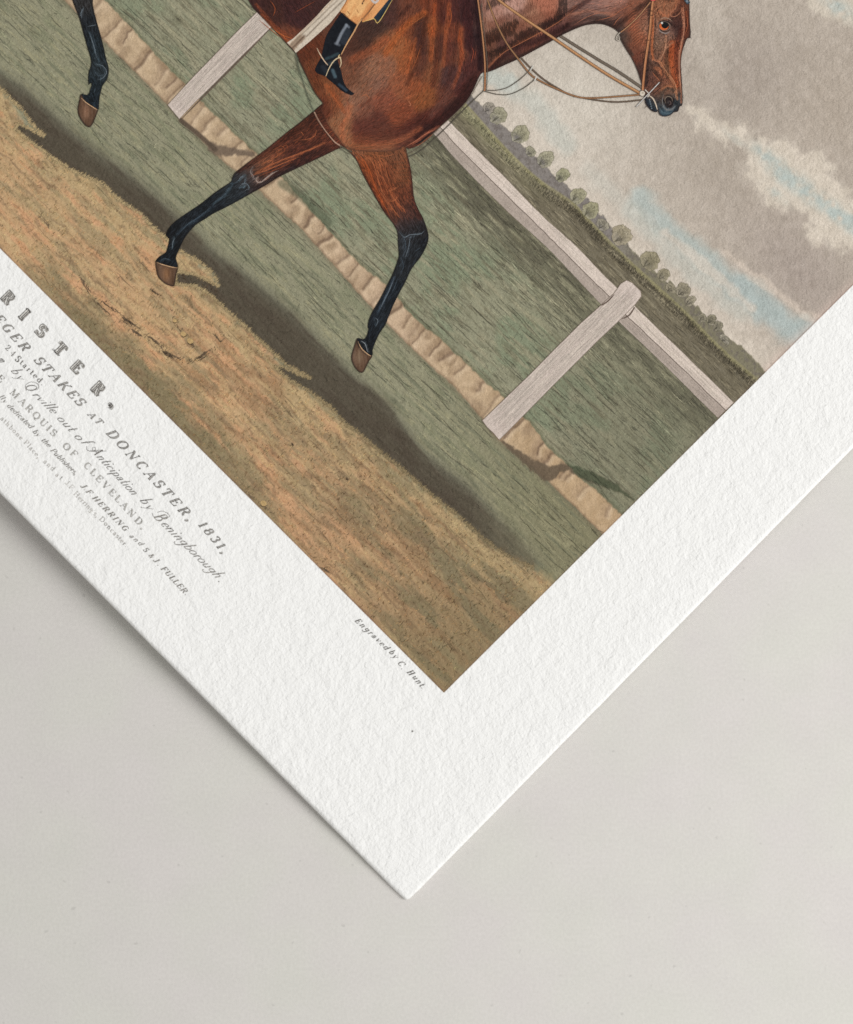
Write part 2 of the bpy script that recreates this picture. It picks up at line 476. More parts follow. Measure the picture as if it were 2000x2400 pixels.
def sky_color(x, y):
    c = np.empty(x.shape + (3,)); c[:] = (186, 174, 161)
    d = (F_SKY(x) - y) * 0.7
    c = mix(c, (212, 203, 190), 0.95 * np.exp(-((x - 1330) / 190) ** 2 - ((y - 250) / 190) ** 2))
    c = mix(c, (219, 207, 192), 0.9 * np.exp(-np.maximum(d, 0) / 75))
    c = mix(c, (172, 160, 149), 0.9 * np.exp(-((x - 1730) / 150) ** 2 - ((y - 170) / 120) ** 2))
    c = mix(c, (194, 183, 170), 0.8 * np.exp(-((x - 1660) / 45) ** 2 - ((y - 60) / 160) ** 2))
    c = mix(c, (176, 164, 151), 0.8 * np.exp(-(((x - 1700) + (y - 400)) / 130) ** 2 - (((x - 1700) - (y - 400)) / 90) ** 2))
    c = mix(c, (172, 159, 149), 0.95 * np.exp(-(((x - 1880) + (y - 640)) / 260) ** 2 - (((x - 1880) - (y - 640)) / 130) ** 2))
    c = mix(c, (180, 167, 153), 0.7 * np.exp(-((x - 1960) / 100) ** 2 - ((y - 250) / 110) ** 2))
    # lit cloud bank
    patch(c, x, y, CLOUD_LIGHT, 20, (206, 195, 181), 0.7, 26, 26, 35)
    patch(c, x, y, CLOUD_LIGHT, 13, (219, 207, 191), 0.78, 34, 17, 31)
    patch(c, x, y, [(1885, -60), (2100, -60), (2100, 70), (2000, 62), (1935, 42), (1890, 12)], 10, (211, 200, 184), 0.85, 16, 15, 33)
    for (bx, by, rx, ry, a) in ((1965, 15, 45, 18, .75), (1795, 365, 40, 16, .6), (1835, 405, 48, 22, .8), (1885, 445, 48, 22, .75), (1950, 490, 50, 18, .9), (2000, 522, 40, 22, 1.0), (1720, 322, 30, 9, .3), (1820, 455, 34, 10, .5)):
        p = ((x - bx) * .78 + (y - by) * .62) / rx; q = (-(x - bx) * .62 + (y - by) * .78) / ry
        m = a * np.exp(-(p * p + q * q) ** 1.2) * np.clip(1 + 1.6 * fbm(x / 16, y / 16, 41, 3), 0, 1.5)
        c = mix(c, (184, 192, 186), np.clip(m, 0, 1))
    # blue streaks above the horizon
    n = 16 * fbm(x / 30, y / 30, 51, 4)
    for pts, w, soft, a, rgb in (([(1500, 465), (1529, 496), (1594, 557), (1671, 618), (1729, 668), (1786, 712), (1843, 758), (1890, 775)], 4, 40, .85, (180, 189, 184)),
                                 ([(1730, 672), (1786, 716), (1843, 765), (1900, 785)], 10, 42, .8, (176, 186, 183)),
                                 ([(1480, 500), (1560, 580), (1640, 655), (1740, 735)], 6, 30, .5, (194, 197, 188)),
                                 ([(1150, 160), (1200, 205), (1270, 260), (1300, 300), (1330, 340)], 8, 30, .55, (196, 199, 190)),
                                 ([(1380, 400), (1480, 500)], 4, 34, .4, (204, 203, 193)),
                                 ([(1150, 178), (1200, 190)], 8, 20, .5, (192, 198, 191))):
        m = local(x, y, pts, 70)
        if m.any():
            dd = pl_dist(x[m], y[m], pts) + n[m]
            c[m] = mix(c[m], rgb, a * (1 - sstep(w, w + soft, dd)))
    # cloud rim above the blue
    for pts in ([(1700, 590), (1760, 640), (1830, 690), (1880, 735), (1925, 745)], [(1560, 545), (1640, 612), (1700, 660), (1760, 720)]):
        m = local(x, y, pts, 60)
        if m.any():
            dd = pl_dist(x[m], y[m], pts) + n[m] * 0.8
            c[m] = mix(c[m], (222, 206, 190), .55 * (1 - sstep(3, 16, dd)))
    c += (11 * fbm(x / 16, y / 16, 61, 4) + 5 * vn(x / 3.1, y / 9, 62) + 4 * vn(x / 2.2, y / 2.2, 63))[..., None] * np.array([1, 1, 1.02])
    c = mix(c, (214, 190, 178), 0.35 * sstep(26, 0, ((x - K[0]) * -E1[1] * -1 + 0) * 0 + (K[1] - y) * 0 + np.abs((x - K[0]) * E1[1] - (y - K[1]) * E1[0])))
    return c

def ground_color(x, y):
    s = x * CT + y * ST; t = -x * ST + y * CT
    n1 = fbm(s / 60, t / 9, 71, 4); n2 = fbm(s / 26, t / 4, 72, 3); n3 = fbm(x / 70, y / 70, 73, 3); n4 = vn(x / 2.3, y / 2.3, 74)
    # meadow beyond the rail
    far = np.empty(x.shape + (3,)); far[:] = (116, 108, 90)
    dh = (y - F_HEDGE(x)) * 0.7
    far = mix(far, (142, 138, 108), 0.9 * sstep(1350, 1120, x) * sstep(52, 4, dh + 8 * n1))
    far = mix(far, (90, 83, 68), 0.75 * sstep(1240, 1400, x) * sstep(34, 12, dh + 9 * fbm(x / 5, y / 5, 75, 2)))
    far = mix(far, (156, 149, 112), 0.85 * sstep(9, 3, dh + 3 * n2))
    far = mix(far, (150, 141, 118), 0.6 * sstep(0.16, 0.4, fbm(s / 50, t / 3.4, 76, 3)))
    far += (14 * n2 + 9 * n4)[..., None]
    # grass between rail and path
    dr = (y - F_RAIL(x)) * 0.7
    mid = np.empty(x.shape + (3,)); mid[:] = (149, 147, 123)
    mid = mix(mid, (94, 90, 75), sstep(110, 2, dr + 60 * n1) * 0.9 * sstep(700, 1050, x + y * 0.2))
    mid = mix(mid, (130, 140, 114), 0.7 * sstep(-.1, .35, n3) * sstep(30, 140, dr))
    mid = mix(mid, (160, 154, 128), 0.75 * sstep(0.02, .36, n1))
    mid = mix(mid, (118, 116, 94), 0.65 * sstep(0.08, .42, n2))
    mid = mix(mid, (104, 98, 80), 0.6 * sstep(.2, .4, fbm(s / 80, t / 3.2, 77, 3)))
    mid = mix(mid, (116, 114, 94), 0.45 * sstep(1150, 1500, x))
    mid += (6 * n4)[..., None]
    # grass below the path
    dp = (y - F_PLO(x)) * 0.7
    low = np.empty(x.shape + (3,)); low[:] = (149, 146, 121)
    low = mix(low, (130, 132, 106), 0.6 * sstep(.0, .4, n1))
    low = mix(low, (126, 120, 92), 0.65 * sstep(900, 1400, x))
    low = mix(low, (162, 156, 124), 0.65 * sstep(.1, .45, n2) * sstep(10, 70, dp))
    low = mix(low, (118, 108, 88), 0.5 * sstep(14, 0, dp))
    low = mix(low, (112, 114, 94), 0.55 * sstep(.15, .4, fbm(s / 70, t / 4, 78, 3)))
    low += (6 * n4)[..., None]
    # trodden foreground (streaks broken up by tufts)
    t0_ = t; t = t + 7 * fbm(x / 30, y / 30, 98, 3) + 2.5 * fbm(x / 6, y / 6, 99, 2); n1 = fbm(s / 60, t / 12, 71, 4)
    dirt = np.empty(x.shape + (3,)); dirt[:] = (198, 163, 123)
    db = np.abs((x - K[0]) * E2[1] - (y - K[1]) * E2[0])
    dirt = mix(dirt, (178, 145, 110), sstep(300, 800, x))
    dirt = mix(dirt, (150, 128, 96), sstep(750, 1150, x) * .8)
    dirt = mix(dirt, (182, 160, 120), 0.7 * sstep(110, 20, poly_near(x, y)))
    dirt = mix(dirt, (212, 162, 122), 0.78 * sstep(-.08, .40, n1 + .5 * n3) * sstep(1250, 500, x))
    dirt = mix(dirt, (150, 118, 88), 0.62 * sstep(-.04, .42, fbm(s / 120, t / 13, 79, 4)) * sstep(150, 560, x))
    dirt = mix(dirt, (152, 138, 106), 0.55 * sstep(-.05, .40, fbm(s / 130, t / 17, 80, 4)))
    dirt = mix(dirt, (202, 174, 130), 0.55 * sstep(.04, .40, fbm(s / 90, t / 11, 96, 4)) * sstep(1200, 700, x))
    dirt = mix(dirt, (132, 120, 92), 0.85 * sstep(95, 25, db + 50 * n1) * sstep(40, 190, x) * sstep(760, 420, x))
    dirt = mix(dirt, (126, 116, 90), 0.7 * sstep(600, 1100, x) * sstep(.0, .35, fbm(s / 130, t / 22, 81, 3) + .06))
    dirt = mix(dirt, (190, 164, 122), 0.8 * sstep(16, 4, db + 8 * n2) * sstep(880, 920, x) * sstep(1040, 1000, x))
    dirt = mix(dirt, (120, 98, 76), 0.4 * sstep(.16, .4, fbm(s / 30, t / 6, 82, 3)))
    dirt += (9 * n4 + 6 * n2 + 8 * fbm(x / 9, y / 9, 95, 3))[..., None]
    t = t0_; n1 = fbm(s / 60, t / 9, 71, 4)
    g = far
    g = mix(g, mid, 1.0 * sstep(-2, 2, dr)) if False else g + (mid - g) * sstep(-2, 2, dr)[..., None]
    lowm = sstep(-2, 2, dp)
    g = g + (low - g) * lowm[..., None]
    below = sstep(-14, 10, dirt_side(x, y) + 14 * fbm(x / 12, y / 12, 83, 3))
    g = g + (dirt - g) * below[..., None]
    # sandy path
    du = (y - F_PUP(x)) * 0.7 + 3 * fbm(x / 10, y / 10, 84, 3) + 7 * (np.abs(vn(s / 17, t / 70, 97)) - .2); dl = (F_PLO(x) - y) * 0.7 + 2.5 * fbm(x / 9, y / 9, 85, 3)
    pm = sstep(-1.6, 1.6, np.minimum(du, dl))
    pc = np.empty(x.shape + (3,)); pc[:] = (198, 173, 142)
    pc = mix(pc, (206, 179, 152), .6 * sstep(600, 900, x) * sstep(1050, 950, x))
    pc = mix(pc, (186, 158, 124), sstep(1050, 1300, x) * .8)
    # lumps: creases across the strip
    sp = s + 10 * fbm(x / 30, y / 30, 86, 2)
    cr = vn(sp / 30, t / 40, 87); pc = mix(pc, (158, 134, 108), .75 * sstep(.08, .36, cr))
    for (crx, w_, a_) in CREASES:
        y0 = float(F_PUP(crx)); k1 = np.array([crx + 1, y0 - 2]); n_ = (float(F_PLO(crx)) - y0) * .5
        r3 = np.random.default_rng(int(crx * 7) + 4000)
        m_ = 6; tt = np.linspace(0, w_, m_)[:, None] * n_
        off = np.cumsum(r3.normal(0, 2.6, (m_, 1)), 0)
        pts_ = k1 + tt * np.array([[-1., 1.]]) + off * np.array([[.72, .69]])
        brush(pc, x, y, pts_ + np.array([-5., -4.]), 2, 15, (152, 127, 102), .75 * a_)
        brush(pc, x, y, pts_ + np.array([5., 4.]), 1, 9, (214, 190, 160), .5)
        brush(pc, x, y, pts_, .5, r3.uniform(3, 7), (120, 98, 80), a_)
    pc = mix(pc, (120, 98, 78), .6 * sstep(7, 0, dl))
    pc = mix(pc, (150, 126, 98), .5 * sstep(4, 0, du))
    pc += (15 * fbm(x / 12, y / 12, 90, 3) + 7 * n4)[..., None]
    g = g + (pc - g) * pm[..., None]
    g = mix(g, (86, 88, 66), .45 * sstep(9, 1, np.abs(du + 5)) * (1 - pm) * sstep(-12, -1, du))
    # drawn shadows
    patch(g, x, y, [(488, 332), (540, 345), (596, 358), (600, 366), (560, 364), (505, 366), (485, 352)], 3, (112, 96, 82), .85, 7, 10, 91)
    patch(g, x, y, POST_SHADE, 2.5, (104, 90, 74), .9, 6, 9, 92)
    patch(g, x, y, [(1325, 1084), (1394, 1109), (1446, 1134), (1486, 1172), (1423, 1142), (1360, 1120)], 3, (84, 90, 70), .9, 5, 9, 92)
    brush(g, x, y, [(424, 282), (460, 310), (505, 350)], 3.5, 4, (92, 78, 66), .9)
    brush(g, x, y, [(660, 430), (700, 455), (770, 520)], 4, 10, (84, 90, 72), .5)
    sh = local(x, y, SHADOW, 60)
    if sh.any():
        X, Y = x[sh], y[sh]
        d = poly_sd(X, Y, SHADOW)
        up = sstep(64, 0, np.abs(Y - np.interp(X, [p[0] for p in SHADOW[:19]], [p[1] for p in SHADOW[:19]])))
        d = d + 5 * fbm(X / 8, Y / 8, 93, 3) - 15 * up
        soft = 4 + 27 * up
        m = sstep(-soft, soft, d)
        sc = mix(np.broadcast_to(np.array([84., 76, 64]), X.shape + (3,)).copy(), (110, 110, 95), .8 * up)
        sc = mix(sc, (76, 66, 56), .6 * sstep(-.1, .35, n1[sh]))
        fade = sstep(1310, 1050, X) * .62 + .36
        sc = sc + (10 * n4[sh] + 7 * n2[sh])[:, None]
        g[sh] = g[sh] + (sc - g[sh]) * (m * (.86 + .1 * (1 - up)) * fade)[:, None]
    # olive ground tone toward the picture corner
    g = mix(g, (122, 112, 84), .4 * sstep(260, 40, np.hypot(x - K[0], y - K[1] + 40)))
    return g

_LOWX = [-400, 0, 57, 71, 114, 171, 243, 271, 329, 357, 420, 457, 500, 520, 557, 629, 677, 729, 771, 834, 886, 951, 1000, 1071, 1160, 1249, 1330, 1500]
_LOWY = [-60, 206, 290, 331, 363, 400, 431, 463, 500, 531, 588, 610, 648, 700, 749, 817, 885, 920, 951, 1009, 1054, 1106, 1149, 1206, 1283, 1330, 1390, 1560]
def dirt_side(x, y): return (y - np.interp(x, _LOWX, _LOWY)) * 0.7
def poly_near(x, y): return np.abs(dirt_side(x, y))

def picture_color(x, y):
    c = np.empty(x.shape + (3,))
    d = (y - F_SKY(x)) * 0.7
    dj = d + 4 * fbm(x / 7, y / 7, 101, 3) + 13 * np.clip(vn(x / 13, y / 60, 104) + .12, 0, 1) + 3
    m = sstep(-1.3, 1.3, dj)
    sk = m < 1; gr = m > 0
    a = np.zeros_like(c); b = np.zeros_like(c)
    a[sk] = sky_color(x[sk], y[sk]); b[gr] = ground_color(x[gr], y[gr])
    # distant purple-grey wood between sky and hedge
    dh = (F_HEDGE(x) - y) * 0.7
    w = sstep(-1, 3, dh) * m
    wood = np.empty_like(c); wood[:] = (136, 129, 124)
    wood = mix(wood, (128, 122, 98), .8 * sstep(1420, 1520, x))
    wood = mix(wood, (112, 104, 98), .6 * sstep(0, .35, fbm(x / 6, y / 6, 102, 3)))
    wood += (10 * vn(x / 2.2, y / 2.2, 103))[..., None]
    b = b + (wood - b) * w[..., None]
    return a + (b - a) * m[..., None]

def base_picture():
    pitch = 2.15
    na, nb = 2060, 2160
    A, B = np.meshgrid(np.arange(0, na, pitch), np.arange(0, nb, pitch), indexing='ij')
    X = K[0] + A * E1[0] + B * E2[0]; Y = K[1] + A * E1[1] + B * E2[1]
    keep = (Y > -150) & (X > -190) & (X < 2190)
    X = np.where(keep, X, 0); Y = np.where(keep, Y, 0)
    c = np.zeros(X.shape + (3,))
    c[keep] = picture_color(X[keep], Y[keep])
    # plate edge: thin darker line and pinkish toning
    edge = np.minimum(A, B)
    edge = edge + 0.8 * vn(A / 9, B / 9, 110)
    c = np.where((edge < 2.6)[..., None], c * 0.80 + np.array([18, 10, 8]), c)
    idx = -np.ones(X.shape, int); idx[keep] = np.arange(keep.sum())
    q = np.stack([idx[:-1, :-1], idx[1:, :-1], idx[1:, 1:], idx[:-1, 1:]], -1).reshape(-1, 4)
    q = q[(q >= 0).all(1)]
    q = q[:, ::-1] if False else q
    fx, fy = X[keep], Y[keep]
    return make_obj("printed_picture", P(fx, fy, 1), [q], M_SKY, PRINT, lin(c[keep]))
PICTURE = base_picture()

# ------------------------------------------------------------------ engraved strokes over the landscape
def rand_pts(n, test, x0=-150, x1=2100, y0=-150, y1=1650):
    x = rng.uniform(x0, x1, n); y = rng.uniform(y0, y1, n)
    inb = (((x - K[0]) * E1[0] + (y - K[1]) * E1[1]) > 6) & (((x - K[0]) * E2[0] + (y - K[1]) * E2[1]) > 6)
    k = inb & test(x, y)
    return x[k], y[k]

def on_grass(x, y): return ((y > F_RAIL(x) + 6) & (dirt_side(x, y) < -4) & ~((y > F_PUP(x) - 2) & (y < F_PLO(x) + 2)))
def grass_strokes():
    S = Strokes()
    # long horizontal furrow lines
    x, y = rand_pts(26000, lambda x, y: on_grass(x, y) & (poly_sd(x, y, SHADOW) < -4))
    b = ground_color(x, y); k = rng.random(len(x))
    cl = fbm((x * CT + y * ST) / 90, (-x * ST + y * CT) / 9, 201, 3)
    dark = (cl > 0.02)
    f = np.where(dark, rng.uniform(.66, .86, len(x)), rng.uniform(1.04, 1.16, len(x)))[:, None]
    S.hairs(x, y, TH + rng.normal(0, .10, len(x)), rng.uniform(7, 26, len(x)), rng.uniform(.9, 1.9, len(x)), b * f + np.where(dark, -2, 4)[:, None] * np.array([1, 1, .4]), rng.normal(0, 1.2, len(x)))
    # long broken furrows
    x, y = rand_pts(3000, lambda x, y: on_grass(x, y) & (poly_sd(x, y, SHADOW) < -6))
    N = len(x); n = 9
    a = (TH + rng.normal(0, .05, N))[:, None]; t_ = np.linspace(0, 1, n)[None] * rng.uniform(30, 120, N)[:, None]
    w_ = np.cumsum(rng.normal(0, .8, (N, n)), 1)
    PX = x[:, None] + t_ * np.cos(a) - w_ * np.sin(a); PY = y[:, None] + t_ * np.sin(a) + w_ * np.cos(a)
    BB = ground_color(PX[:, 4], PY[:, 4]); ok = on_grass(PX[:, -1], PY[:, -1])
    for i in np.nonzero(ok)[0]:
        S.ribbon(np.stack([PX[i], PY[i]], -1), np.abs(rng.normal(1.0, .5, n)) + .3, np.clip(BB[i] * rng.choice([.64, .74, 1.12]), 0, 210), (0, 0))
    # short upright blades
    x, y = rand_pts(36000, lambda x, y: on_grass(x, y))
    b = ground_color(x, y)
    f = rng.choice([.84, .92, 1.08, 1.16], len(x))[:, None]
    S.hairs(x, y, rng.normal(-0.85, .5, len(x)), rng.uniform(4, 9, len(x)), rng.uniform(.8, 1.5, len(x)), b * f)
    # squiggly light tufts
    x, y = rand_pts(2600, lambda x, y: on_grass(x, y) & (y > F_PLO(x)))
    BB = ground_color(x, y)
    for i in range(len(x)):
        n = 5; a = TH + rng.normal(0, .25)
        t_ = np.linspace(0, rng.uniform(8, 22), n)
        px = x[i] + t_ * math.cos(a) + rng.normal(0, 1.6, n); py = y[i] + t_ * math.sin(a) + rng.normal(0, 1.6, n)
        S.ribbon(np.stack([px, py], -1), rng.uniform(.8, 1.4), np.clip(BB[i] * rng.choice([.78, 1.14, 1.2]), 0, 205), (0, 0))
    S.build("printed_grass", 2, M_INK, PICTURE, "stuff", True)
    # far meadow ruling
    S = Strokes()
    x, y = rand_pts(9000, lambda x, y: (y > F_HEDGE(x) + 8) & (y < F_RAIL(x) - 40), 950, 1900, 120, 1100)
    b = ground_color(x, y); f = rng.choice([.74, .84, 1.22, 1.36], len(x), p=[.35, .3, .2, .15])[:, None]
    S.hairs(x, y, TH + rng.normal(0, .05, len(x)), rng.uniform(10, 40, len(x)), rng.uniform(.8, 1.7, len(x)), b * f, rng.normal(0, .8, len(x)))
    # hedge foot hatching: short curved upright strokes
    hx = rng.uniform(1080, 1790, 2600); hy = F_HEDGE(hx) + rng.uniform(6, 30, 2600)
    b = ground_color(hx, hy)
    k = (hx > 1250) | (rng.random(2600) < .5)
    f = np.where(rng.random(2600) < .6, .7, 1.25)[:, None]
    S.hairs(hx[k], hy[k], rng.normal(-1.0, .3, k.sum()), rng.uniform(6, 13, k.sum()), 1.2, (b * f)[k], rng.normal(0, 1.5, k.sum()))
    # dark grass right below the rail: light broken lines
    x, y = rand_pts(5200, lambda x, y: (y > F_RAIL(x) + 3) & (y < F_RAIL(x) + 170), 1000, 1900, 300, 1200)
    b = ground_color(x, y)
    f = np.where(rng.random(len(x)) < .3, 1.3, .82)[:, None]
    S.hairs(x, y, TH + rng.normal(.02, .05, len(x)), rng.uniform(10, 40, len(x)), rng.uniform(.9, 1.8, len(x)), b * f, rng.normal(0, 1, len(x)))
    S.build("printed_meadow", 2, M_INK, PICTURE, "stuff", True)
grass_strokes()

def dirt_strokes():
    S = Strokes()
    x, y = rand_pts(70000, lambda x, y: dirt_side(x, y) > 2)
    b = ground_color(x, y)
    flip = rng.random(len(x)) < .14
    ang = np.where(flip, rng.normal(TH + .1, .25, len(x)), rng.normal(-0.7, .45, len(x)))
    f = rng.choice([.70, .84, 1.09, 1.18], len(x), p=[.22, .24, .32, .22])[:, None]
    f = 1 + (f - 1) * (1 + .5 * sstep(500, 900, x))[:, None]
    tint = rng.choice(3, len(x))[:, None]
    cc = b * f + np.where(tint == 0, np.array([[10, -2, -10]]), np.where(tint == 1, np.array([[-4, 3, -3]]), np.array([[0, 0, 0]])))
    S.hairs(x, y, ang, rng.uniform(5, 12, len(x)), rng.uniform(.8, 1.6, len(x)), np.clip(cc, 30, 225), rng.normal(0, 1.2, len(x)))
    # long track lines
    x, y = rand_pts(1000, lambda x, y: dirt_side(x, y) > 10)
    b = ground_color(x, y)
    S.hairs(x, y, TH + .04 + rng.normal(0, .07, len(x)), rng.uniform(25, 80, len(x)), rng.uniform(1.0, 2.0, len(x)), b * rng.choice([.78, .86, 1.08], len(x))[:, None], rng.normal(0, 2, len(x)))
    # fringe of light blades over the lower edge of the shadow
    px = np.array([p[0] for p in SHADOW[19:]], float); py = np.array([p[1] for p in SHADOW[19:]], float)
    seg = np.hypot(np.diff(px), np.diff(py)); cs = np.concatenate([[0], np.cumsum(seg)])
    u = rng.uniform(0, cs[-1], 4200)
    ex = np.interp(u, cs, px); ey = np.interp(u, cs, py)
    aa = rng.normal(-.72, .28, 4200); ll = rng.uniform(5, 12, 4200) * rng.choice([.7, 1.0, 1.25], 4200)
    ex = ex + np.cos(aa) * ll * .3 + rng.normal(0, 1.6, 4200) - 1.5; ey = ey + np.sin(aa) * ll * .3 + rng.normal(0, 1.6, 4200) + 1.5
    fade = sstep(300, 1000, ex)[:, None]
    cc = np.array([[182, 160, 120]]) * rng.uniform(.86, 1.08, (4200, 1)) * (1 - fade * .2)
    S.hairs(ex, ey, aa, ll, rng.uniform(1.0, 2.0, 4200), cc, rng.normal(0, 1.0, 4200))
    # inside shadow speckle blades
    x, y = rand_pts(12000, lambda x, y: poly_sd(x, y, SHADOW) > 8)
    b = ground_color(x, y)
    S.hairs(x, y, rng.normal(.3, .6, len(x)), rng.uniform(3, 8, len(x)), 1.1, b * rng.choice([.84, 1.14, 1.22], len(x))[:, None])
    # clods and cracks
    for pts, n, w in (([(92, 498), (120, 540), (142, 580), (170, 632), (192, 655), (215, 690)], 70, 2.2), ([(215, 690), (250, 712), (290, 745)], 40, 1.8),
                      ([(285, 745), (330, 775), (370, 805), (400, 830), (440, 850)], 200, 4.2), ([(440, 850), (470, 838), (500, 815)], 90, 2.5),
                      ([(400, 725), (420, 765), (445, 800), (455, 812)], 60, 2), ([(355, 680), (372, 690)], 14, 3),
                      ([(580, 1155), (605, 1178), (628, 1195)], 40, 3.5), ([(745, 1322), (772, 1342)], 26, 2.5),
                      ([(500, 780), (520, 800), (530, 775)], 20, 2), ([(680, 1035), (690, 1043)], 14, 3), ([(810, 1120), (815, 1126)], 6, 3),
                      ([(300, 770), (335, 790)], 40, 3), ([(215, 700), (260, 740)], 20, 1.5)):
        p = smooth(pts, 8)
        for rep in range(max(2, n // 14)):
            i0 = rng.integers(0, max(1, len(p) - 5)); i1 = min(len(p), i0 + rng.integers(4, 11))
            q = p[i0:i1]
            if len(q) < 3: continue
            q = smooth(q, 2); q = q + rng.normal(0, w * .8, (1, 2)) + rng.normal(0, .9, q.shape)
            S.ribbon(q, np.abs(rng.normal(1.2, .9, len(q))) * min(w, 2.6) * .62 + .5, np.array([104, 87, 70]) * rng.uniform(.78, 1.2), (.1, .1))
        m_ = n // 3
        t_ = rng.uniform(0, len(p) - 1, m_)
        xx = np.interp(t_, np.arange(len(p)), p[:, 0]) + rng.normal(0, w * 1.3, m_); yy = np.interp(t_, np.arange(len(p)), p[:, 1]) + rng.normal(0, w * 1.3, m_)
        S.hairs(xx, yy, rng.normal(-.75, .35, m_), rng.uniform(5, 10, m_), rng.uniform(1.0, 2.0, m_), np.array([112, 95, 74]) * rng.uniform(.8, 1.25, (m_, 1)))
    for (sx, sy, r) in ((430, 783, 7), (446, 799, 8), (410, 752, 5), (618, 1180, 8)):
        S.disc(sx, sy, r, (190, 160, 112), 12, r * .8, .6)
        S.ribbon(smooth([(sx - r, sy + r * .4), (sx, sy + r), (sx + r, sy + r * .5)], 4), 2, (86, 70, 54), (0, 0))
    S.build("printed_track", 3, M_INK, PICTURE, "stuff", True)
dirt_strokes()

# ------------------------------------------------------------------ trees on the skyline
def tree(x, y, r, h, tone, purple):
    x, y = x - 3, y + 3; h = h * 1.08; tone = tuple(q * .8 + w * .2 + 4 for q, w in zip(tone, (188, 178, 164)))
    n = 34
    a = np.linspace(0, 2 * np.pi, n, endpoint=False)
    rr = 1 + .06 * np.sin(a * 3 + x) + .05 * np.sin(a * 7 + y) + rng.normal(0, .035, n)
    ux, uy = 0.72, -0.69                       # up in the picture
    wx, wy = 0.69, 0.72
    ex, ey = r * rr * np.cos(a), h * rr * np.sin(a)
    poly = np.stack([x + wx * ex + ux * ey, y + wy * ex + uy * ey], -1)
    def cf(px, py):
        q = ((px - x) * ux + (py - y) * uy) / h; s_ = ((px - x) * wx + (py - y) * wy) / r
        c = np.empty(px.shape + (3,)); c[:] = tone
        c = mix(c, np.array(tone) * .76, sstep(.2, -.9, q + .3 * s_ * -1))
        c = mix(c, (118, 112, 122), purple * sstep(.1, -.8, q))
        c = mix(c, np.array(tone) * 1.14, .7 * sstep(.35, .9, np.hypot(q, s_)))
        return c + (24 * fbm(px / 5, py / 5, 221, 2))[..., None]
    o = fill("printed_tree", poly, 4, cf, 2.4, M_INK, PICTURE, 1.5)
    S = Strokes()
    m = int(22 + r * 3)
    aa = rng.uniform(-2.6, 2.6, m); q = rng.uniform(.2, 1.0, m)
    tx = x + (wx * r * np.sin(aa) + ux * h * np.cos(aa)) * q; ty = y + (wy * r * np.sin(aa) + uy * h * np.cos(aa)) * q
    S.hairs(tx, ty, np.arctan2(ty - y, tx - x) + rng.normal(0, .5, m), rng.uniform(3, 7, m), 1.1, np.array(tone) * rng.choice([.74, .84, 1.12], (m, 1)))
    S.ribbon(poly[[i % n for i in range(0, n // 2 + 3)]], 0.8, np.array(tone) * .9, (0, 0))
    for k in range(4):
        b0 = np.array([x - ux * h * .95, y - uy * h * .95]); e0 = np.array([x, y]) + np.array([wx, wy]) * r * rng.uniform(-.6, .6)
        S.ribbon([b0, (b0 + e0) / 2 + rng.normal(0, .8, 2), e0], 1.2, np.array(tone) * .62, (1, 0))
    S.build("leaf_hatching", 4.9, M_LINE, o, "stuff")
for a in ((1150, 250, 14, 12, (140, 132, 120), .6), (1172, 268, 19, 20, (140, 136, 112), .6), (1223, 312, 20, 21, (142, 138, 112), .9), (1247, 352, 13, 10, (138, 134, 112), .6),
          (1282, 370, 18, 20, (142, 138, 114), .8), (1322, 408, 14, 17, (140, 138, 108), .6), (1358, 456, 18, 18, (144, 140, 112), .4), (1388, 490, 19, 19, (140, 136, 106), .4),
          (1416, 524, 16, 12, (130, 124, 108), .5), (1460, 548, 24, 22, (146, 136, 112), .3), (1527, 608, 24, 20, (130, 122, 96), .2), (1559, 641, 14, 14, (134, 126, 102), .2),
          (1576, 672, 14, 9, (134, 126, 104), .1), (1605, 677, 17, 16, (130, 122, 102), .1), (1622, 702, 10, 13, (138, 130, 110), .1), (1650, 742, 10, 9, (128, 122, 102), .1),
          (1671, 746, 11, 12, (122, 116, 96), 0), (1686, 761, 11, 11, (122, 116, 98), 0), (1702, 792, 15, 7, (134, 128, 112), .1)):
    tree(*a)

# ------------------------------------------------------------------ post-and-rail fence
GRAIN_A = math.radians(-44)
def wood_color(base, ang, sx=60, sy=2.6, amp=15):
    ca, sa = math.cos(ang), math.sin(ang)
    def f(x, y):
        s = x * ca + y * sa; t = -x * sa + y * ca
        c = np.empty(x.shape + (3,)); c[:] = base
        c += (amp * fbm(s / sx, t / sy, 301, 3) + 5 * vn(x / 2.4, y / 2.4, 302) + 8 * fbm(x / 40, y / 40, 303, 2))[..., None] * np.array([1, 1.02, 1.0])
        return c
    return f
def wood_lines(S, poly, ang, n, base, ln=(30, 110)):
    poly = np.asarray(poly, float); x0, y0 = poly.min(0); x1, y1 = poly.max(0)
    x = rng.uniform(x0, x1, n * 6); y = rng.uniform(y0, y1, n * 6)
    k = poly_sd(x, y, poly) > 4; x, y = x[k][:n], y[k][:n]
    l = rng.uniform(*ln, len(x))
    ok = (poly_sd(x + np.cos(ang) * l / 2, y + np.sin(ang) * l / 2, poly) > 0) & (poly_sd(x - np.cos(ang) * l / 2, y - np.sin(ang) * l / 2, poly) > 0)
    x, y, l = x[ok], y[ok], l[ok]
    S.hairs(x, y, ang + rng.normal(0, .015, len(x)), l, rng.uniform(.7, 1.3, len(x)), np.array(base) * rng.choice([.89, .94, 1.04, 1.07], (len(x), 1)))

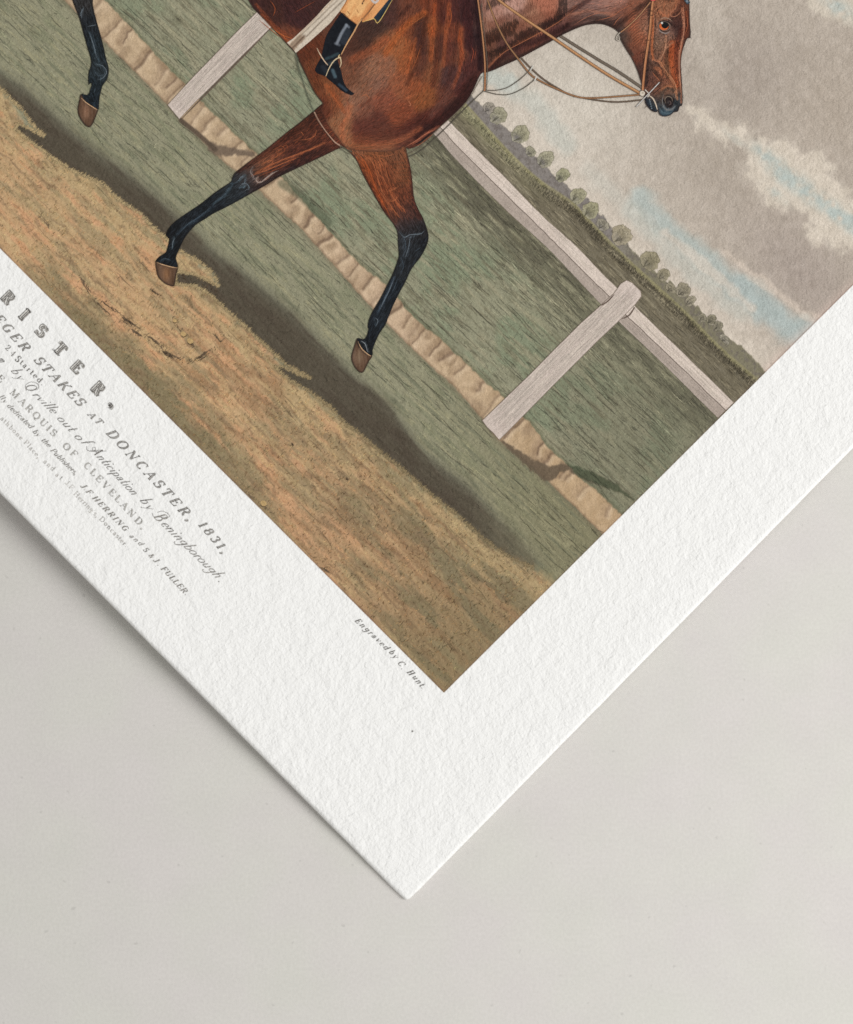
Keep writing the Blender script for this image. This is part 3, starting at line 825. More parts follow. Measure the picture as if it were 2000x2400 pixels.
def edge_clip(pts): return pts
RU1 = [(985, 214), (1059, 290), (1120, 352), (1190, 422), (1266, 500), (1310, 540), (1357, 583), (1411, 640), (1450, 678)]
RD1 = [(965, 232), (1043, 310), (1060, 331), (1120, 391), (1231, 500), (1280, 548), (1329, 597), (1380, 648), (1433, 699)]
RL1 = [(950, 245), (1026, 323), (1057, 360), (1123, 429), (1195, 500), (1229, 531), (1286, 583), (1343, 643), (1412, 716)]
RU2 = [(1470, 700), (1489, 717), (1500, 729), (1597, 823), (1660, 884), (1720, 943)]
RD2 = [(1455, 725), (1475, 746), (1500, 769), (1614, 877), (1660, 922), (1701, 961)]
RL2 = [(1440, 742), (1470, 772), (1500, 800), (1586, 883), (1640, 937), (1683, 979)]
def rail(u, d, l):
    u, d, l = smooth(u, 5), smooth(d, 5), smooth(l, 5)
    top = np.vstack([u, d[::-1]]); bot = np.vstack([d, l[::-1]])
    whole = np.vstack([u, l[::-1]])
    wt = wood_color((216, 201, 189), TH, 60, 2.6, 10); wb = wood_color((176, 162, 151), TH, 60, 4, 6)
    def cf(x, y):
        m = sstep(-1.2, 1.2, (np.interp(x, d[:, 0], d[:, 1]) - y) * .7)
        return wb(x, y) + (wt(x, y) - wb(x, y)) * m[..., None]
    o = fill("printed_fence_rail", whole, 4, cf, 2.6, M_INK, PICTURE, .8)
    S = Strokes()
    wood_lines(S, top, TH + .01, 160, (212, 199, 185))
    wood_lines(S, bot, TH + .01, 60, (176, 162, 151))
    S.ribbon(d + rng.normal(0, .5, d.shape), 1.7, (112, 99, 89))
    S.ribbon(u + rng.normal(0, .4, u.shape), .8, (150, 138, 122))
    S.build("wood_grain", 4.9, M_LINE, o, "stuff")
rail(RU1, RD1, RL1); rail(RU2, RD2, RL2)

def post(poly, ang, knots):
    o = fill("printed_fence_post", poly, 6, wood_color((208, 193, 183), ang, 70, 2.4, 13), 2.6, M_INK, PICTURE, .8)
    S = Strokes()
    wood_lines(S, poly, ang, 620, (205, 192, 180), (30, 130))
    p = np.vstack([poly, poly[:1]])
    S.ribbon(p + rng.normal(0, .3, p.shape), 1.2, (134, 120, 106))
    for k in knots: S.ribbon(smooth(k, 5), 3.2, (104, 88, 78), (.3, .6))
    S.build("wood_grain", 6.9, M_LINE, o, "stuff")
P1 = np.array([(393, 246), (421, 279), (460, 238), (500, 198), (560, 138), (636, 64), (700, 0), (740, -40), (700, -72), (603, 28), (550, 80), (500, 132), (450, 184)], float)
post(P1, math.radians(-45.5), [[(424, 281), (500, 203), (560, 143), (632, 68)]])
P2 = np.array([(1131, 986), (1143, 1002), (1158, 1016), (1171, 1031), (1204, 998), (1300, 900), (1400, 800), (1455, 748), (1490, 712), (1504, 694), (1502, 682), (1483, 663), (1469, 657), (1455, 665), (1440, 687), (1409, 716), (1363, 757), (1300, 819), (1246, 874), (1180, 938)], float)
post(P2, math.radians(-44.5), [[(1458, 748), (1476, 738), (1488, 720)], [(1440, 690), (1425, 706), (1410, 716)]])

# ------------------------------------------------------------------ the horse
HS = np.array([
 (600,10,80,42,34),(640,40,80,42,32),(690,30,78,40,34),(740,5,82,44,36),(640,80,110,55,38),(670,90,120,62,42),
 (720,120,108,52,32),(700,140,100,48,30),(730,160,118,60,36),(745,200,125,65,38),(770,220,142,76,46),(760,250,108,52,34),(790,240,136,72,44),
 (850,90,84,48,36),(880,70,80,48,38),(830,110,92,50,36),(840,140,120,66,46),(900,100,150,82,52),(870,160,150,92,66),(850,200,138,82,58),(820,180,124,70,48),
 (900,150,150,88,62),(930,110,162,88,52),(830,230,146,90,66),(820,250,152,94,68),(800,290,150,88,58),(850,260,130,72,52),(880,200,142,86,64),(900,230,140,72,50),(940,200,150,80,52),(970,200,148,74,44),
 (850,300,108,52,38),(880,290,104,52,38),(800,330,152,88,58),(900,310,108,54,38),(940,270,136,66,42),(960,150,156,80,46),(960,120,150,75,42),(985,60,70,38,32),(992,110,78,40,34),(985,160,96,50,38),
 (950,30,120,62,42),(960,60,140,70,42),(920,30,90,50,40),(1010,60,152,76,42),(1012,110,140,76,46),(1005,170,142,76,46),(1025,20,132,62,38),(1045,30,90,44,36),(1045,110,92,48,38),(1070,80,134,66,42),(1078,130,128,68,46),
 (1100,40,70,36,32),(1115,90,58,32,30),(1105,150,92,44,36),(1060,180,92,52,44),(1000,230,142,74,42),(1045,230,112,58,42),(1085,205,92,44,35),(1020,275,100,48,36),(1060,255,72,38,32),(970,305,96,46,34),(1005,305,70,36,30),
 (1120,130,84,42,34),(950,325,110,56,40),(1125,160,90,46,36),(900,335,140,78,52),(850,335,140,76,48),
 (1140,60,148,92,70),(1160,30,160,102,82),(1145,110,112,62,44),(1165,140,92,52,38),(1200,20,172,114,94),(1200,70,132,78,58),(1185,115,92,50,40),(1250,40,150,92,68),(1235,95,108,56,42),(1280,15,160,88,64),(1290,70,100,52,42),(1330,45,112,62,48),
 (1340,20,140,90,74),(1330,75,84,48,42),(1400,15,152,98,82),(1390,40,112,72,60),(1440,40,128,72,54),(1425,10,165,104,84),(1415,50,80,58,50),(1445,65,72,52,46),
 (1480,60,154,80,54),(1462,90,90,60,48),(1495,90,150,80,54),(1480,115,124,66,46),(1490,135,118,60,42),(1503,170,84,48,38),(1500,40,140,78,56),(1515,60,150,92,68),(1550,20,152,88,60),(1560,78,132,84,66),(1550,105,134,86,64),(1535,130,124,74,54),
 (1530,155,100,62,48),(1560,160,152,86,58),(1578,120,152,72,44),(1592,60,78,42,34),(1608,40,112,58,40),(1610,75,92,56,44),(1590,150,150,76,46),(1592,185,134,70,46),(1580,200,122,66,44),(1550,195,142,80,58),(1528,190,110,62,48),(1535,215,124,70,50),
 (1560,215,132,80,58),(1570,235,104,78,66),(1556,258,52,64,72),(1592,240,58,58,58),(1545,240,82,62,54),(1575,262,48,58,64),(1525,245,44,52,58)], float)

def samples(S, sig):
    def f(x, y):
        c = np.zeros(x.shape + (3,)); W = np.zeros(x.shape)
        for (sx, sy, r, g, b) in S:
            d2 = (x - sx) ** 2 + (y - sy) ** 2
            w = np.exp(-d2 / (2 * sig * sig)) + 3e-4 / (1 + d2 / 400.0)
            W += w; c += w[..., None] * np.array([r, g, b])
        return c / W[..., None]
    return f
HS[:, 2:] = HS[:, 2:] * np.array([.95, 1.05, 1.10]) + np.array([-2, 1, 3])
body_base = samples(HS, 13.0)

BODY = smooth([(583, 0), (600, 25), (634, 60), (673, 103), (695, 127), (703, 145), (715, 170), (727, 195), (740, 220), (757, 243), (752, 258), (768, 290), (790, 320), (806, 341), (830, 352), (880, 356), (930, 352), (946, 343), (958, 348), (975, 343), (1000, 323), (1023, 305), (1046, 286), (1066, 266), (1091, 240), (1106, 217), (1117, 194), (1129, 172), (1143, 169), (1160, 163), (1186, 151), (1217, 137), (1249, 120), (1286, 100), (1314, 84), (1343, 70), (1369, 60), (1394, 56), (1414, 57), (1434, 64), (1451, 76), (1454, 85), (1457, 96), (1469, 117), (1480, 134), (1489, 152), (1497, 172), (1503, 191), (1509, 211), (1511, 226), (1514, 243), (1524, 256), (1533, 262), (1540, 262), (1543, 256), (1546, 268), (1557, 273), (1571, 270), (1580, 263), (1589, 261), (1593, 250), (1599, 246), (1600, 229), (1598, 186), (1596, 151), (1599, 123), (1606, 101), (1611, 90), (1617, 88), (1619, 78), (1617, 51), (1616, 14), (1614, -10), (1608, -50), (1570, -95), (1470, -110), (1380, -120), (1200, -150), (1050, -160), (850, -165), (700, -165), (560, -150), (545, -80)], 4, True)

BODY_BRUSH = [
 # pts, width, soft, rgb, alpha
 ([(905,92),(880,112),(850,128),(826,140)],4,10,(146,80,52),.6),
 ([(1004,-20),(1002,20),(998,51),(990,103),(976,146),(965,172),(955,196)],1.2,8,(82,44,31),.5),
 ([(1031,-20),(1034,43),(1026,103),(1022,163),(1015,200)],2.5,10,(78,40,32),.5),
 ([(1052,0),(1056,60),(1052,110),(1050,150)],3,7,(108,56,42),.5),
 ([(1074,20),(1070,69),(1065,129),(1058,171),(1048,205)],2,9,(82,44,36),.45),([(1053,10),(1045,86),(1039,154)],2,6,(160,86,52),.55),([(1019,10),(1016,86)],1.5,5,(158,80,46),.6),([(1080,69),(1084,137)],2,5,(152,80,50),.55),
 ([(1090,-10),(1098,60),(1100,110)],6,10,(72,38,36),.7),
 ([(1118,0),(1122,60),(1126,120),(1126,160)],3,6,(44,26,28),.85),
 ([(930,40),(945,30),(960,15)],2,6,(76,44,36),.6),
 ([(905,125),(935,80),(965,48),(995,30)],3,9,(164,88,48),.65),
 ([(975,92),(965,130),(955,170)],1.5,4,(170,92,54),.55),
 ([(1008,60),(1012,100),(1010,140)],2.5,6,(158,82,46),.5),
 ([(1077,90),(1083,130),(1076,170),(1062,205)],2,5,(150,78,50),.6),
 ([(1060,200),(1035,240),(1010,270)],3,8,(104,66,56),.5),
 ([(1110,190),(1085,235),(1050,270),(1010,302),(985,320)],7,12,(58,32,28),.75),
 ([(830,330),(880,338),(920,334),(955,320),(985,300)],3,7,(146,84,58),.6),
 ([(840,325),(900,322),(950,300),(1000,280)],6,12,(86,44,34),.4),
 ([(806,330),(800,300),(815,275),(822,250)],2.5,8,(164,100,70),.8),
 ([(845,248),(860,240),(868,232)],1,3,(96,54,40),.6),
 ([(985,345),(1010,325),(1030,312)],2,4,(38,26,26),.9),
 ([(970,338),(1000,312),(1030,297)],2,3,(168,98,72),.6),
 ([(612,35),(655,80),(690,110)],2,4,(168,88,50),.55),
 ([(600,10),(645,62),(690,95)],1.5,4,(140,72,44),.5),
 ([(735,170),(748,205),(762,235)],6,8,(90,46,32),.35),
 ([(765,200),(790,235),(808,262)],2,5,(158,86,52),.6),
 ([(813,225),(815,245),(808,265)],2,4,(150,92,66),.5),
 # neck
 ([(1140,95),(1190,70),(1240,50),(1300,35)],6,12,(110,64,48),.45),
 ([(1150,160),(1185,125),(1220,108),(1290,80),(1330,60)],4,6,(62,36,32),.8),
 ([(1145,157),(1170,130),(1195,110),(1270,75),(1310,50),(1350,15)],1.2,3,(150,92,66),.7),
 ([(1165,158),(1220,132),(1290,96),(1345,66),(1400,50),(1440,62)],2,4,(54,38,34),.75),
 ([(1300,50),(1350,20),(1380,0)],2.5,6,(70,44,40),.7),
 ([(1180,45),(1215,35),(1245,15)],4,9,(96,58,46),.5),
 ([(1150,60),(1170,50)],5,8,(100,58,44),.5),
 ([(1330,35),(1380,25),(1440,35)],2,4,(166,110,88),.5),
 ([(1340,55),(1390,40),(1450,55)],2,5,(74,50,44),.6),
 ([(1430,70),(1455,55),(1490,25),(1525,0)],3,6,(70,44,36),.7),
 # head
 ([(1545,28),(1565,40),(1580,20),(1590,0)],2,4,(168,104,74),.6),
 ([(1600,20),(1604,60),(1600,90),(1592,130),(1594,170),(1598,215),(1598,240)],1.4,3,(172,112,86),.85),
 ([(1598,70),(1590,95),(1585,130),(1588,170)],3,5,(100,50,36),.6),
 ([(1609,30),(1613,60),(1608,88)],3,5,(110,54,36),.6),
 ([(1604,105),(1599,135),(1599,185),(1601,235)],1.2,3,(52,44,44),.85),
 ([(1576,100),(1574,140),(1580,175),(1586,200)],3.5,5,(158,78,46),.7),
 ([(1564,110),(1562,140),(1566,180)],2,4,(82,58,44),.55),
 ([(1562,86),(1560,110),(1552,132),(1545,142)],1.2,3,(172,120,92),.75),
 ([(1577,100),(1562,112)],1,3,(166,112,86),.6),
 ([(1545,142),(1556,158),(1570,180),(1582,200),(1588,232)],1.3,3,(170,112,80),.75),
 ([(1530,140),(1545,143)],1.2,3,(160,104,78),.7),
 ([(1528,20),(1530,60),(1528,110),(1531,138)],1.5,3,(176,98,60),.6),
 ([(1521,10),(1524,60),(1519,120),(1514,200)],2,4,(60,42,38),.7),
 ([(1530,155),(1540,175),(1552,188),(1545,200)],2.5,5,(84,54,42),.6),
 ([(1535,160),(1548,165),(1553,180)],1.5,3,(160,96,66),.6),
 ([(1552,210),(1562,202),(1575,205)],1.5,4,(164,104,72),.7),
 ([(1550,232),(1552,215),(1566,206),(1580,212)],1.5,4,(74,60,52),.6),
 ([(1560,236),(1568,228),(1576,234),(1572,250),(1562,248)],4,4,(40,32,32),.9),
 ([(1556,248),(1562,258),(1576,256),(1584,246)],1.6,3,(112,122,128),.75),
 ([(1545,258),(1556,266),(1572,266)],2,4,(92,112,122),.5),
 ([(1585,240),(1592,252),(1585,258)],4,4,(40,44,48),.8),
 ([(1514,235),(1520,248),(1532,258)],3.5,4,(40,46,54),.9),
 ([(1458,95),(1468,110),(1482,128)],2,4,(74,56,48),.7),
]
def body_color(x, y):
    c = body_base(x, y)
    for b in BODY_BRUSH: brush(c, x, y, *b)
    mu = np.array([122., 67, 48]); k_ = 1.0 + .14 * sstep(10, 40, c[..., 0] - c[..., 2])[..., None]; c = mu * .985 + (c - mu) * k_
    # rounding toward the contour
    c = mix(c, (44, 28, 26), .4 * sstep(6, 0, poly_sd(x, y, BODY)) * (y > 2))
    c += (7 * fbm(x / 5, y / 5, 401, 3) + 6 * vn(x / 1.9, y / 1.9, 402))[..., None] * np.array([1.1, .8, .65])
    return np.clip(c, 18, 235)

FLOW = np.array([(620,40,60),(690,110,50),(730,170,70),(870,160,-48),(930,110,-52),(850,230,-60),(800,280,-65),(900,250,-30),(970,150,105),(1000,80,95),(1050,90,88),(1100,90,88),(1000,240,120),(1060,240,125),(900,320,0),(960,320,-20),
                 (1150,60,88),(1200,60,86),(1250,50,84),(1290,60,-25),(1350,40,-22),(1410,40,10),(1460,40,-40),(1480,90,-50),(1490,130,60),(1530,100,85),(1560,150,75),(1590,100,88),(1590,190,88),(1550,200,70)], float)
def flow(x, y):
    vx = np.zeros(x.shape); vy = np.zeros(x.shape)
    for (fx, fy, a) in FLOW:
        w = np.exp(-((x - fx) ** 2 + (y - fy) ** 2) / (2 * 38 ** 2)) + 1e-5
        vx += w * math.cos(2 * math.radians(a)); vy += w * math.sin(2 * math.radians(a))
    return 0.5 * np.arctan2(vy, vx)

HORSE = bpy.data.objects.new("printed_horse", None)
col.objects.link(HORSE); HORSE.parent = PRINT; HORSE.empty_display_size = 0.01

# legs ----------------------------------------------------------------------
LEG_A = smooth([(775, 235), (756, 243), (734, 261), (700, 289), (671, 311), (623, 350), (597, 369), (554, 402), (545, 415), (541, 426), (520, 440), (500, 454), (470, 478), (437, 500), (412, 518), (398, 532), (391, 544), (390, 553), (396, 558), (396, 567), (392, 582), (388, 592), (374, 601), (367, 609), (366, 616), (390, 623), (416, 627), (415, 615), (413, 603), (421, 583), (434, 557), (457, 529), (480, 514), (500, 501), (530, 486), (560, 470), (590, 453), (620, 436), (654, 415), (689, 398), (751, 369), (790, 350), (812, 340), (830, 300), (810, 260)], 4, True)
HOOF_A = smooth([(366, 613), (366, 631), (371, 649), (381, 660), (391, 667), (407, 671), (411, 660), (414, 642), (417, 627), (403, 625), (384, 620)], 4, True)
LEG_B = smooth([(806, 338), (823, 360), (837, 378), (851, 409), (871, 446), (888, 476), (904, 502), (923, 526), (932, 546), (933, 571), (935, 597), (931, 614), (920, 643), (906, 671), (891, 700), (874, 729), (865, 749), (862, 766), (864, 772), (859, 788), (852, 795), (840, 792), (836, 797), (838, 806), (850, 822), (868, 836), (874, 831), (874, 820), (880, 803), (891, 780), (903, 763), (911, 743), (923, 714), (937, 686), (951, 660), (966, 629), (986, 603), (1000, 577), (1005, 558), (1003, 543), (998, 526), (991, 509), (981, 490), (971, 463), (966, 414), (960, 380), (954, 357), (946, 340), (900, 330), (850, 325)], 4, True)
HOOF_B = smooth([(837, 793), (831, 809), (825, 829), (824, 843), (831, 860), (842, 872), (851, 873), (857, 864), (866, 846), (873, 834), (862, 830), (848, 818), (839, 804)], 4, True)
LEG_H = smooth([(165, -30), (170, 0), (177, 20), (186, 43), (197, 83), (206, 114), (213, 140), (213, 154), (208, 169), (207, 186), (208, 199), (212, 194), (215, 198), (211, 211), (206, 222), (192, 220), (189, 226), (205, 242), (229, 256), (232, 250), (234, 229), (240, 203), (251, 186), (255, 171), (254, 154), (249, 137), (243, 109), (234, 74), (226, 46), (219, 17), (218, 0), (222, -40), (250, -110), (270, -170), (170, -170), (158, -100)], 4, True)
HOOF_H = smooth([(190, 221), (186, 234), (182, 257), (186, 274), (197, 291), (208, 298), (216, 293), (226, 271), (230, 256), (218, 250), (203, 240)], 4, True)

LSA = np.array([(790,290,108,54,38),(740,285,74,38,28),(700,312,80,42,30),(770,320,112,56,40),(740,320,100,50,36),(650,350,112,60,42),(690,345,96,48,36),(700,375,66,37,32),(750,355,70,38,32),(620,385,134,76,52),(650,400,74,42,36),(590,400,104,66,52),(600,425,70,50,44),(620,425,56,42,40),(575,415,44,48,54),(560,450,36,42,50),(540,445,38,44,50),(500,478,26,30,36),(450,520,28,33,40),(400,550,24,27,32),(405,600,22,26,32)], float)
LSB = np.array([(830,350,140,84,58),(880,360,142,78,48),(930,360,128,74,50),(860,400,142,68,38),(900,410,124,62,40),(940,410,128,72,46),(890,440,126,60,36),(910,470,128,64,40),(950,460,112,58,40),(925,505,108,60,44),(960,500,84,50,42),(945,530,60,46,44),(980,540,36,36,40),(945,560,42,46,52),(980,580,32,36,42),(945,620,34,38,44),(910,690,28,34,42),(880,750,30,36,44),(870,800,24,28,34)], float)
LSH = np.array([(190,10,46,46,48),(210,60,30,34,40),(225,110,28,36,42),(230,160,36,44,50),(222,210,26,34,40),(215,245,22,28,36)], float)
LEGS = [
 ("leg", LEG_A, LSA, [([(560,400),(600,375),(640,345),(700,305)],3,6,(66,36,28),.6),([(600,405),(650,380),(700,362),(760,335)],2,4,(162,92,60),.8),([(590,412),(640,392),(690,372)],1.4,3,(150,86,58),.7),([(640,352),(650,345),(660,355),(650,368)],1.4,3,(150,84,54),.6),([(720,330),(735,322),(742,305)],1.4,3,(150,80,52),.6),
   ([(690,330),(705,322)],1.2,3,(158,84,54),.5),([(655,365),(652,350)],1,3,(176,104,70),.6),([(615,385),(640,372)],2,4,(168,104,70),.6),([(605,415),(602,424),(612,428),(625,418),(640,405)],2.2,2.5,(158,138,128),.8),([(592,392),(590,410),(597,420)],1.6,3,(140,126,122),.7),([(560,425),(575,410),(572,440)],2,4,(92,112,122),.6),([(562,440),(580,435),(585,445)],1.5,3,(96,116,126),.6),([(545,430),(530,455),(500,478)],2,5,(70,88,98),.7),([(500,485),(460,515),(430,535),(415,550)],2.5,5,(58,72,84),.6),([(408,556),(404,580)],2,4,(78,100,110),.7),([(376,612),(392,608),(404,612)],1.5,2.5,(66,80,92),.6),([(690,395),(640,420),(590,450)],4,6,(40,30,30),.55)]),
 ("leg", LEG_B, LSB, [([(850,375),(872,372),(885,390),(888,430),(900,460),(918,490)],1.6,3.5,(164,98,64),.7),([(838,372),(862,395),(880,440),(900,480)],3,5,(154,74,38),.7),([(894,372),(888,385),(896,410),(906,440)],1.3,2.5,(178,108,72),.75),([(893,374),(900,395),(912,430)],1.2,2.5,(160,94,62),.7),([(908,448),(922,443),(935,436)],1.2,2.5,(172,102,68),.7),([(912,470),(932,462)],1.2,2.5,(168,98,64),.6),([(915,445),(925,468),(948,495)],1.8,3,(166,92,58),.65),([(910,475),(930,505)],1.5,3,(164,90,56),.6),
   ([(900,385),(945,378)],1,3,(158,98,70),.35),([(918,400),(955,395)],1,3,(158,98,70),.35),([(922,415),(958,412)],1,3,(158,98,70),.35),([(960,365),(966,420),(972,470),(985,510)],3,5,(74,42,36),.7),([(828,365),(850,410),(880,465),(912,515)],2,4,(66,34,30),.7),([(938,545),(955,555),(985,548)],2,4,(86,98,106),.6),([(945,560),(948,590),(940,625)],2,4,(80,90,100),.55),([(962,570),(955,600)],1.5,4,(70,80,90),.5),([(925,650),(905,695),(885,735)],2.2,4,(84,100,116),.65),([(878,745),(882,765)],2,4,(76,90,102),.5),([(846,800),(858,808),(864,825)],1.3,2.5,(120,128,134),.6),([(985,570),(1000,560)],2,3,(24,24,28),.7)]),
 ("leg", LEG_H, LSH, [([(195,20),(190,35)],2,4,(92,104,112),.6),([(208,62),(224,60)],1,2.5,(110,120,124),.6),([(210,75),(222,110),(232,145)],1.8,3.5,(84,102,112),.6),([(216,100),(226,135)],1.2,2.5,(92,110,120),.5),([(226,150),(240,158),(248,172),(235,186)],1.5,3.5,(88,106,114),.55),([(225,170),(238,178)],1.2,3,(92,108,116),.5),([(205,235),(222,246)],1.2,3,(60,78,90),.6)]),
]
def leg_color(poly, base, brushes, seed):
    base = base.copy(); dark_ = (base[:, 2] < 60)[:, None]; base[:, 2:] = np.where(dark_, base[:, 2:] * np.array([1.05, .98, .9]), base[:, 2:] * np.array([.90, 1.0, 1.06]))
    f = samples(base, 17.0)
    def g(x, y):
        c = f(x, y)
        for (p_, w_, so_, rgb_, a_) in brushes:
            k_ = .55 if sum(rgb_) > 200 else 1.0
            brush(c, x, y, smooth(p_, 4) if len(p_) > 2 else p_, w_ * k_, so_ * (.7 if k_ < 1 else 1), rgb_, a_ * (.75 if k_ < 1 else 1))
        c = mix(c, (24, 20, 20), .45 * sstep(4, 0, poly_sd(x, y, poly)))
        c += (6 * fbm(x / 4, y / 4, seed, 3) + 5 * vn(x / 1.9, y / 1.9, seed + 1))[..., None] * np.array([1.1, .9, .8])
        return np.clip(c, 14, 230)
    return g
def hoof_color(poly, hi):
    ctr = poly.mean(0)
    def g(x, y):
        c = np.empty(x.shape + (3,)); c[:] = (98, 74, 58)
        c = mix(c, hi, .7 * np.exp(-((x - ctr[0] + 2) / 9) ** 2) * sstep(30, 0, np.abs(y - ctr[1])))
        c += (22 * fbm(x / 3, y / 22, 421, 3))[..., None]
        c = mix(c, (44, 34, 30), .85 * sstep(5, 0, poly_sd(x, y, poly)))
        return np.clip(c, 16, 220)
    return g
for (nm, poly, base, br), hoof, hi, lay, cor in zip(LEGS, (HOOF_A, HOOF_B, HOOF_H), ((158, 116, 82), (140, 118, 96), (150, 112, 88)), (7, 7.5, 7),
        ([(367, 615), (384, 621), (403, 626), (416, 628)], [(839, 800), (848, 817), (862, 830), (871, 835)], [(190, 229), (203, 241), (218, 251), (229, 258)])):
    lo = fill(nm, poly, lay, leg_color(poly, base, br, 411), 2.0, M_COAT, HORSE)
    S = Strokes()
    x0_, y0_ = poly.min(0); x1_, y1_ = poly.max(0)
    x = rng.uniform(x0_, x1_, 26000); y = rng.uniform(y0_, y1_, 26000)
    k_ = (poly_sd(x, y, poly) > 3) & (y > -40); x, y = x[k_][:2600], y[k_][:2600]
    cb = leg_color(poly, base, br, 411)(x, y)
    if poly is LEG_A: an = np.full(len(x), math.radians(-36.0)) + np.where(x < 470, -.35, 0)
    elif poly is LEG_B: an = np.where(y < 540, math.radians(66), math.radians(-64))
    else: an = np.full(len(x), math.radians(76))
    warm = (cb[:, 0] - cb[:, 2])[:, None] > 24
    lite = rng.random((len(x), 1)) < .42
    cc = np.where(warm, np.where(lite, cb * 1.12 + np.array([20, 8, 3]), cb * .70), np.where(lite, cb * 1.1 + np.array([12, 15, 18]), cb * .75))
    S.hairs(x, y, an + rng.normal(0, .10, len(x)), rng.uniform(7, 22, len(x)), rng.uniform(.8, 1.5, len(x)), np.clip(cc, 12, 215), rng.normal(0, .8, len(x)))
    S.build("leg_hair", lay + .15, M_LINE, HORSE, "stuff")
    ho = fill("hoof", hoof, lay + .3, hoof_color(hoof, hi), 2.0, M_COAT, HORSE)
    S = Strokes()
    S.ribbon(smooth(cor, 5), 1.9, (204, 166, 128), (.2, .2))
    S.build("coronet_line", lay + .6, M_LINE, HORSE)

S = Strokes()
OR = (178, 104, 68); OD = (150, 80, 50); CG = (112, 122, 130); CD = (74, 86, 96)
for pts, w, rgb in (
  ([(598, 404), (640, 384), (690, 364), (735, 347), (772, 331)], 1.5, OR), ([(592, 411), (630, 397), (670, 380), (705, 367)], 1.3, OR), ([(600, 416), (650, 396), (690, 378)], 1.0, OD),
  ([(612, 388), (632, 376), (640, 380), (622, 392)], 1.2, OR), ([(640, 372), (650, 366), (648, 352)], 1.1, OR), ([(645, 350), (660, 342), (668, 352), (656, 362), (648, 356)], 1.0, OD),
  ([(660, 345), (672, 340), (676, 352)], 1.0, OD), ([(700, 328), (722, 326), (738, 318), (742, 304)], 1.1, OR), ([(706, 308), (712, 318)], 1.1, OR), ([(690, 336), (700, 330)], 1.0, OD),
  ([(760, 318), (790, 300), (806, 284)], 1.2, OD), ([(775, 262), (790, 276), (800, 286)], 1.2, OR), ([(764, 252), (785, 282)], 1.0, OD), ([(748, 300), (776, 304), (790, 296)], 1.2, (70, 38, 28)),
  ([(603, 414), (600, 421), (605, 427), (614, 426), (624, 417), (640, 406), (654, 399)], 2.0, (166, 148, 138)), ([(590, 394), (587, 404), (594, 412), (592, 420)], 1.4, (150, 136, 130)),
  ([(558, 424), (566, 414), (572, 412)], 1.4, CG), ([(560, 440), (570, 430), (580, 432), (584, 441), (574, 447)], 1.3, CG), ([(576, 416), (573, 428), (566, 436)], 1.2, CG), ([(548, 428), (538, 444), (520, 462), (500, 477)], 1.4, CD), ([(498, 482), (470, 506), (440, 526), (422, 544)], 1.4, CD), ([(410, 556), (405, 570), (404, 584)], 1.5, CG), ([(375, 610), (388, 606), (402, 611)], 1.3, CD),
  ([(826, 354), (850, 372), (866, 400), (880, 436), (900, 476)], 1.6, (176, 88, 48)), ([(836, 358), (866, 372), (880, 396), (890, 432), (908, 468)], 1.3, OR), ([(850, 362), (876, 372), (888, 390)], 1.1, OD), ([(858, 358), (900, 366), (930, 360)], 1.1, OR),
  ([(896, 412), (889, 392), (890, 376), (896, 372), (902, 384), (906, 404), (914, 432), (922, 444)], 1.4, OR), ([(912, 386), (908, 394), (914, 414)], 1.0, OD), ([(908, 449), (922, 445), (936, 436)], 1.4, OR), ([(912, 472), (924, 470), (933, 462)], 1.4, OR), ([(914, 448), (924, 466), (936, 480), (950, 494)], 1.4, OR), ([(910, 474), (926, 496), (938, 512)], 1.3, OR), ([(926, 474), (944, 498)], 1.1, OD), ([(880, 446), (900, 480), (914, 506)], 1.3, (168, 82, 44)),
  ([(914, 382), (936, 378), (952, 376)], .8, OD), ([(918, 390), (940, 387), (956, 385)], .8, OD), ([(920, 398), (942, 396), (958, 394)], .8, OD), ([(922, 407), (944, 405), (960, 404)], .8, OD), ([(924, 416), (946, 415), (962, 414)], .8, OD), ([(926, 426), (948, 424), (964, 424)], .8, OD), ([(932, 446), (954, 440)], .8, OD),
  ([(936, 544), (948, 556), (962, 550), (986, 548), (996, 540)], 1.4, CG), ([(944, 552), (950, 566), (952, 590)], 1.2, CD), ([(962, 552), (958, 580), (950, 606)], 1.2, CG), ([(972, 590), (986, 580)], 1.1, CD), ([(938, 600), (946, 622), (940, 640)], 1.2, CD), ([(926, 648), (912, 682), (900, 706), (890, 728)], 1.5, CG), ([(934, 650), (918, 690)], 1.0, CD), ([(880, 744), (886, 752), (882, 764)], 1.3, CG), ([(846, 799), (856, 806), (862, 826)], 1.3, (142, 148, 152)),
  ([(196, 18), (190, 32), (192, 44)], 1.3, CG), ([(205, 62), (216, 60), (226, 58)], 1.1, CG), ([(210, 78), (219, 104), (228, 138)], 1.3, CG), ([(218, 82), (226, 112)], 1.0, CD), ([(224, 150), (240, 154), (250, 168), (242, 182), (228, 188)], 1.3, CG), ([(220, 166), (232, 178), (244, 174)], 1.1, CD), ([(224, 206), (220, 218)], 1.1, CD)):
    S.ribbon(smooth(pts, 5), w, np.array(rgb) * rng.uniform(.9, 1.06), (.1, .1))
S.build("leg_highlight", 8.6, M_LINE, HORSE, "stuff")
fill("body", BODY, 9, body_color, 2.0, M_COAT, HORSE)

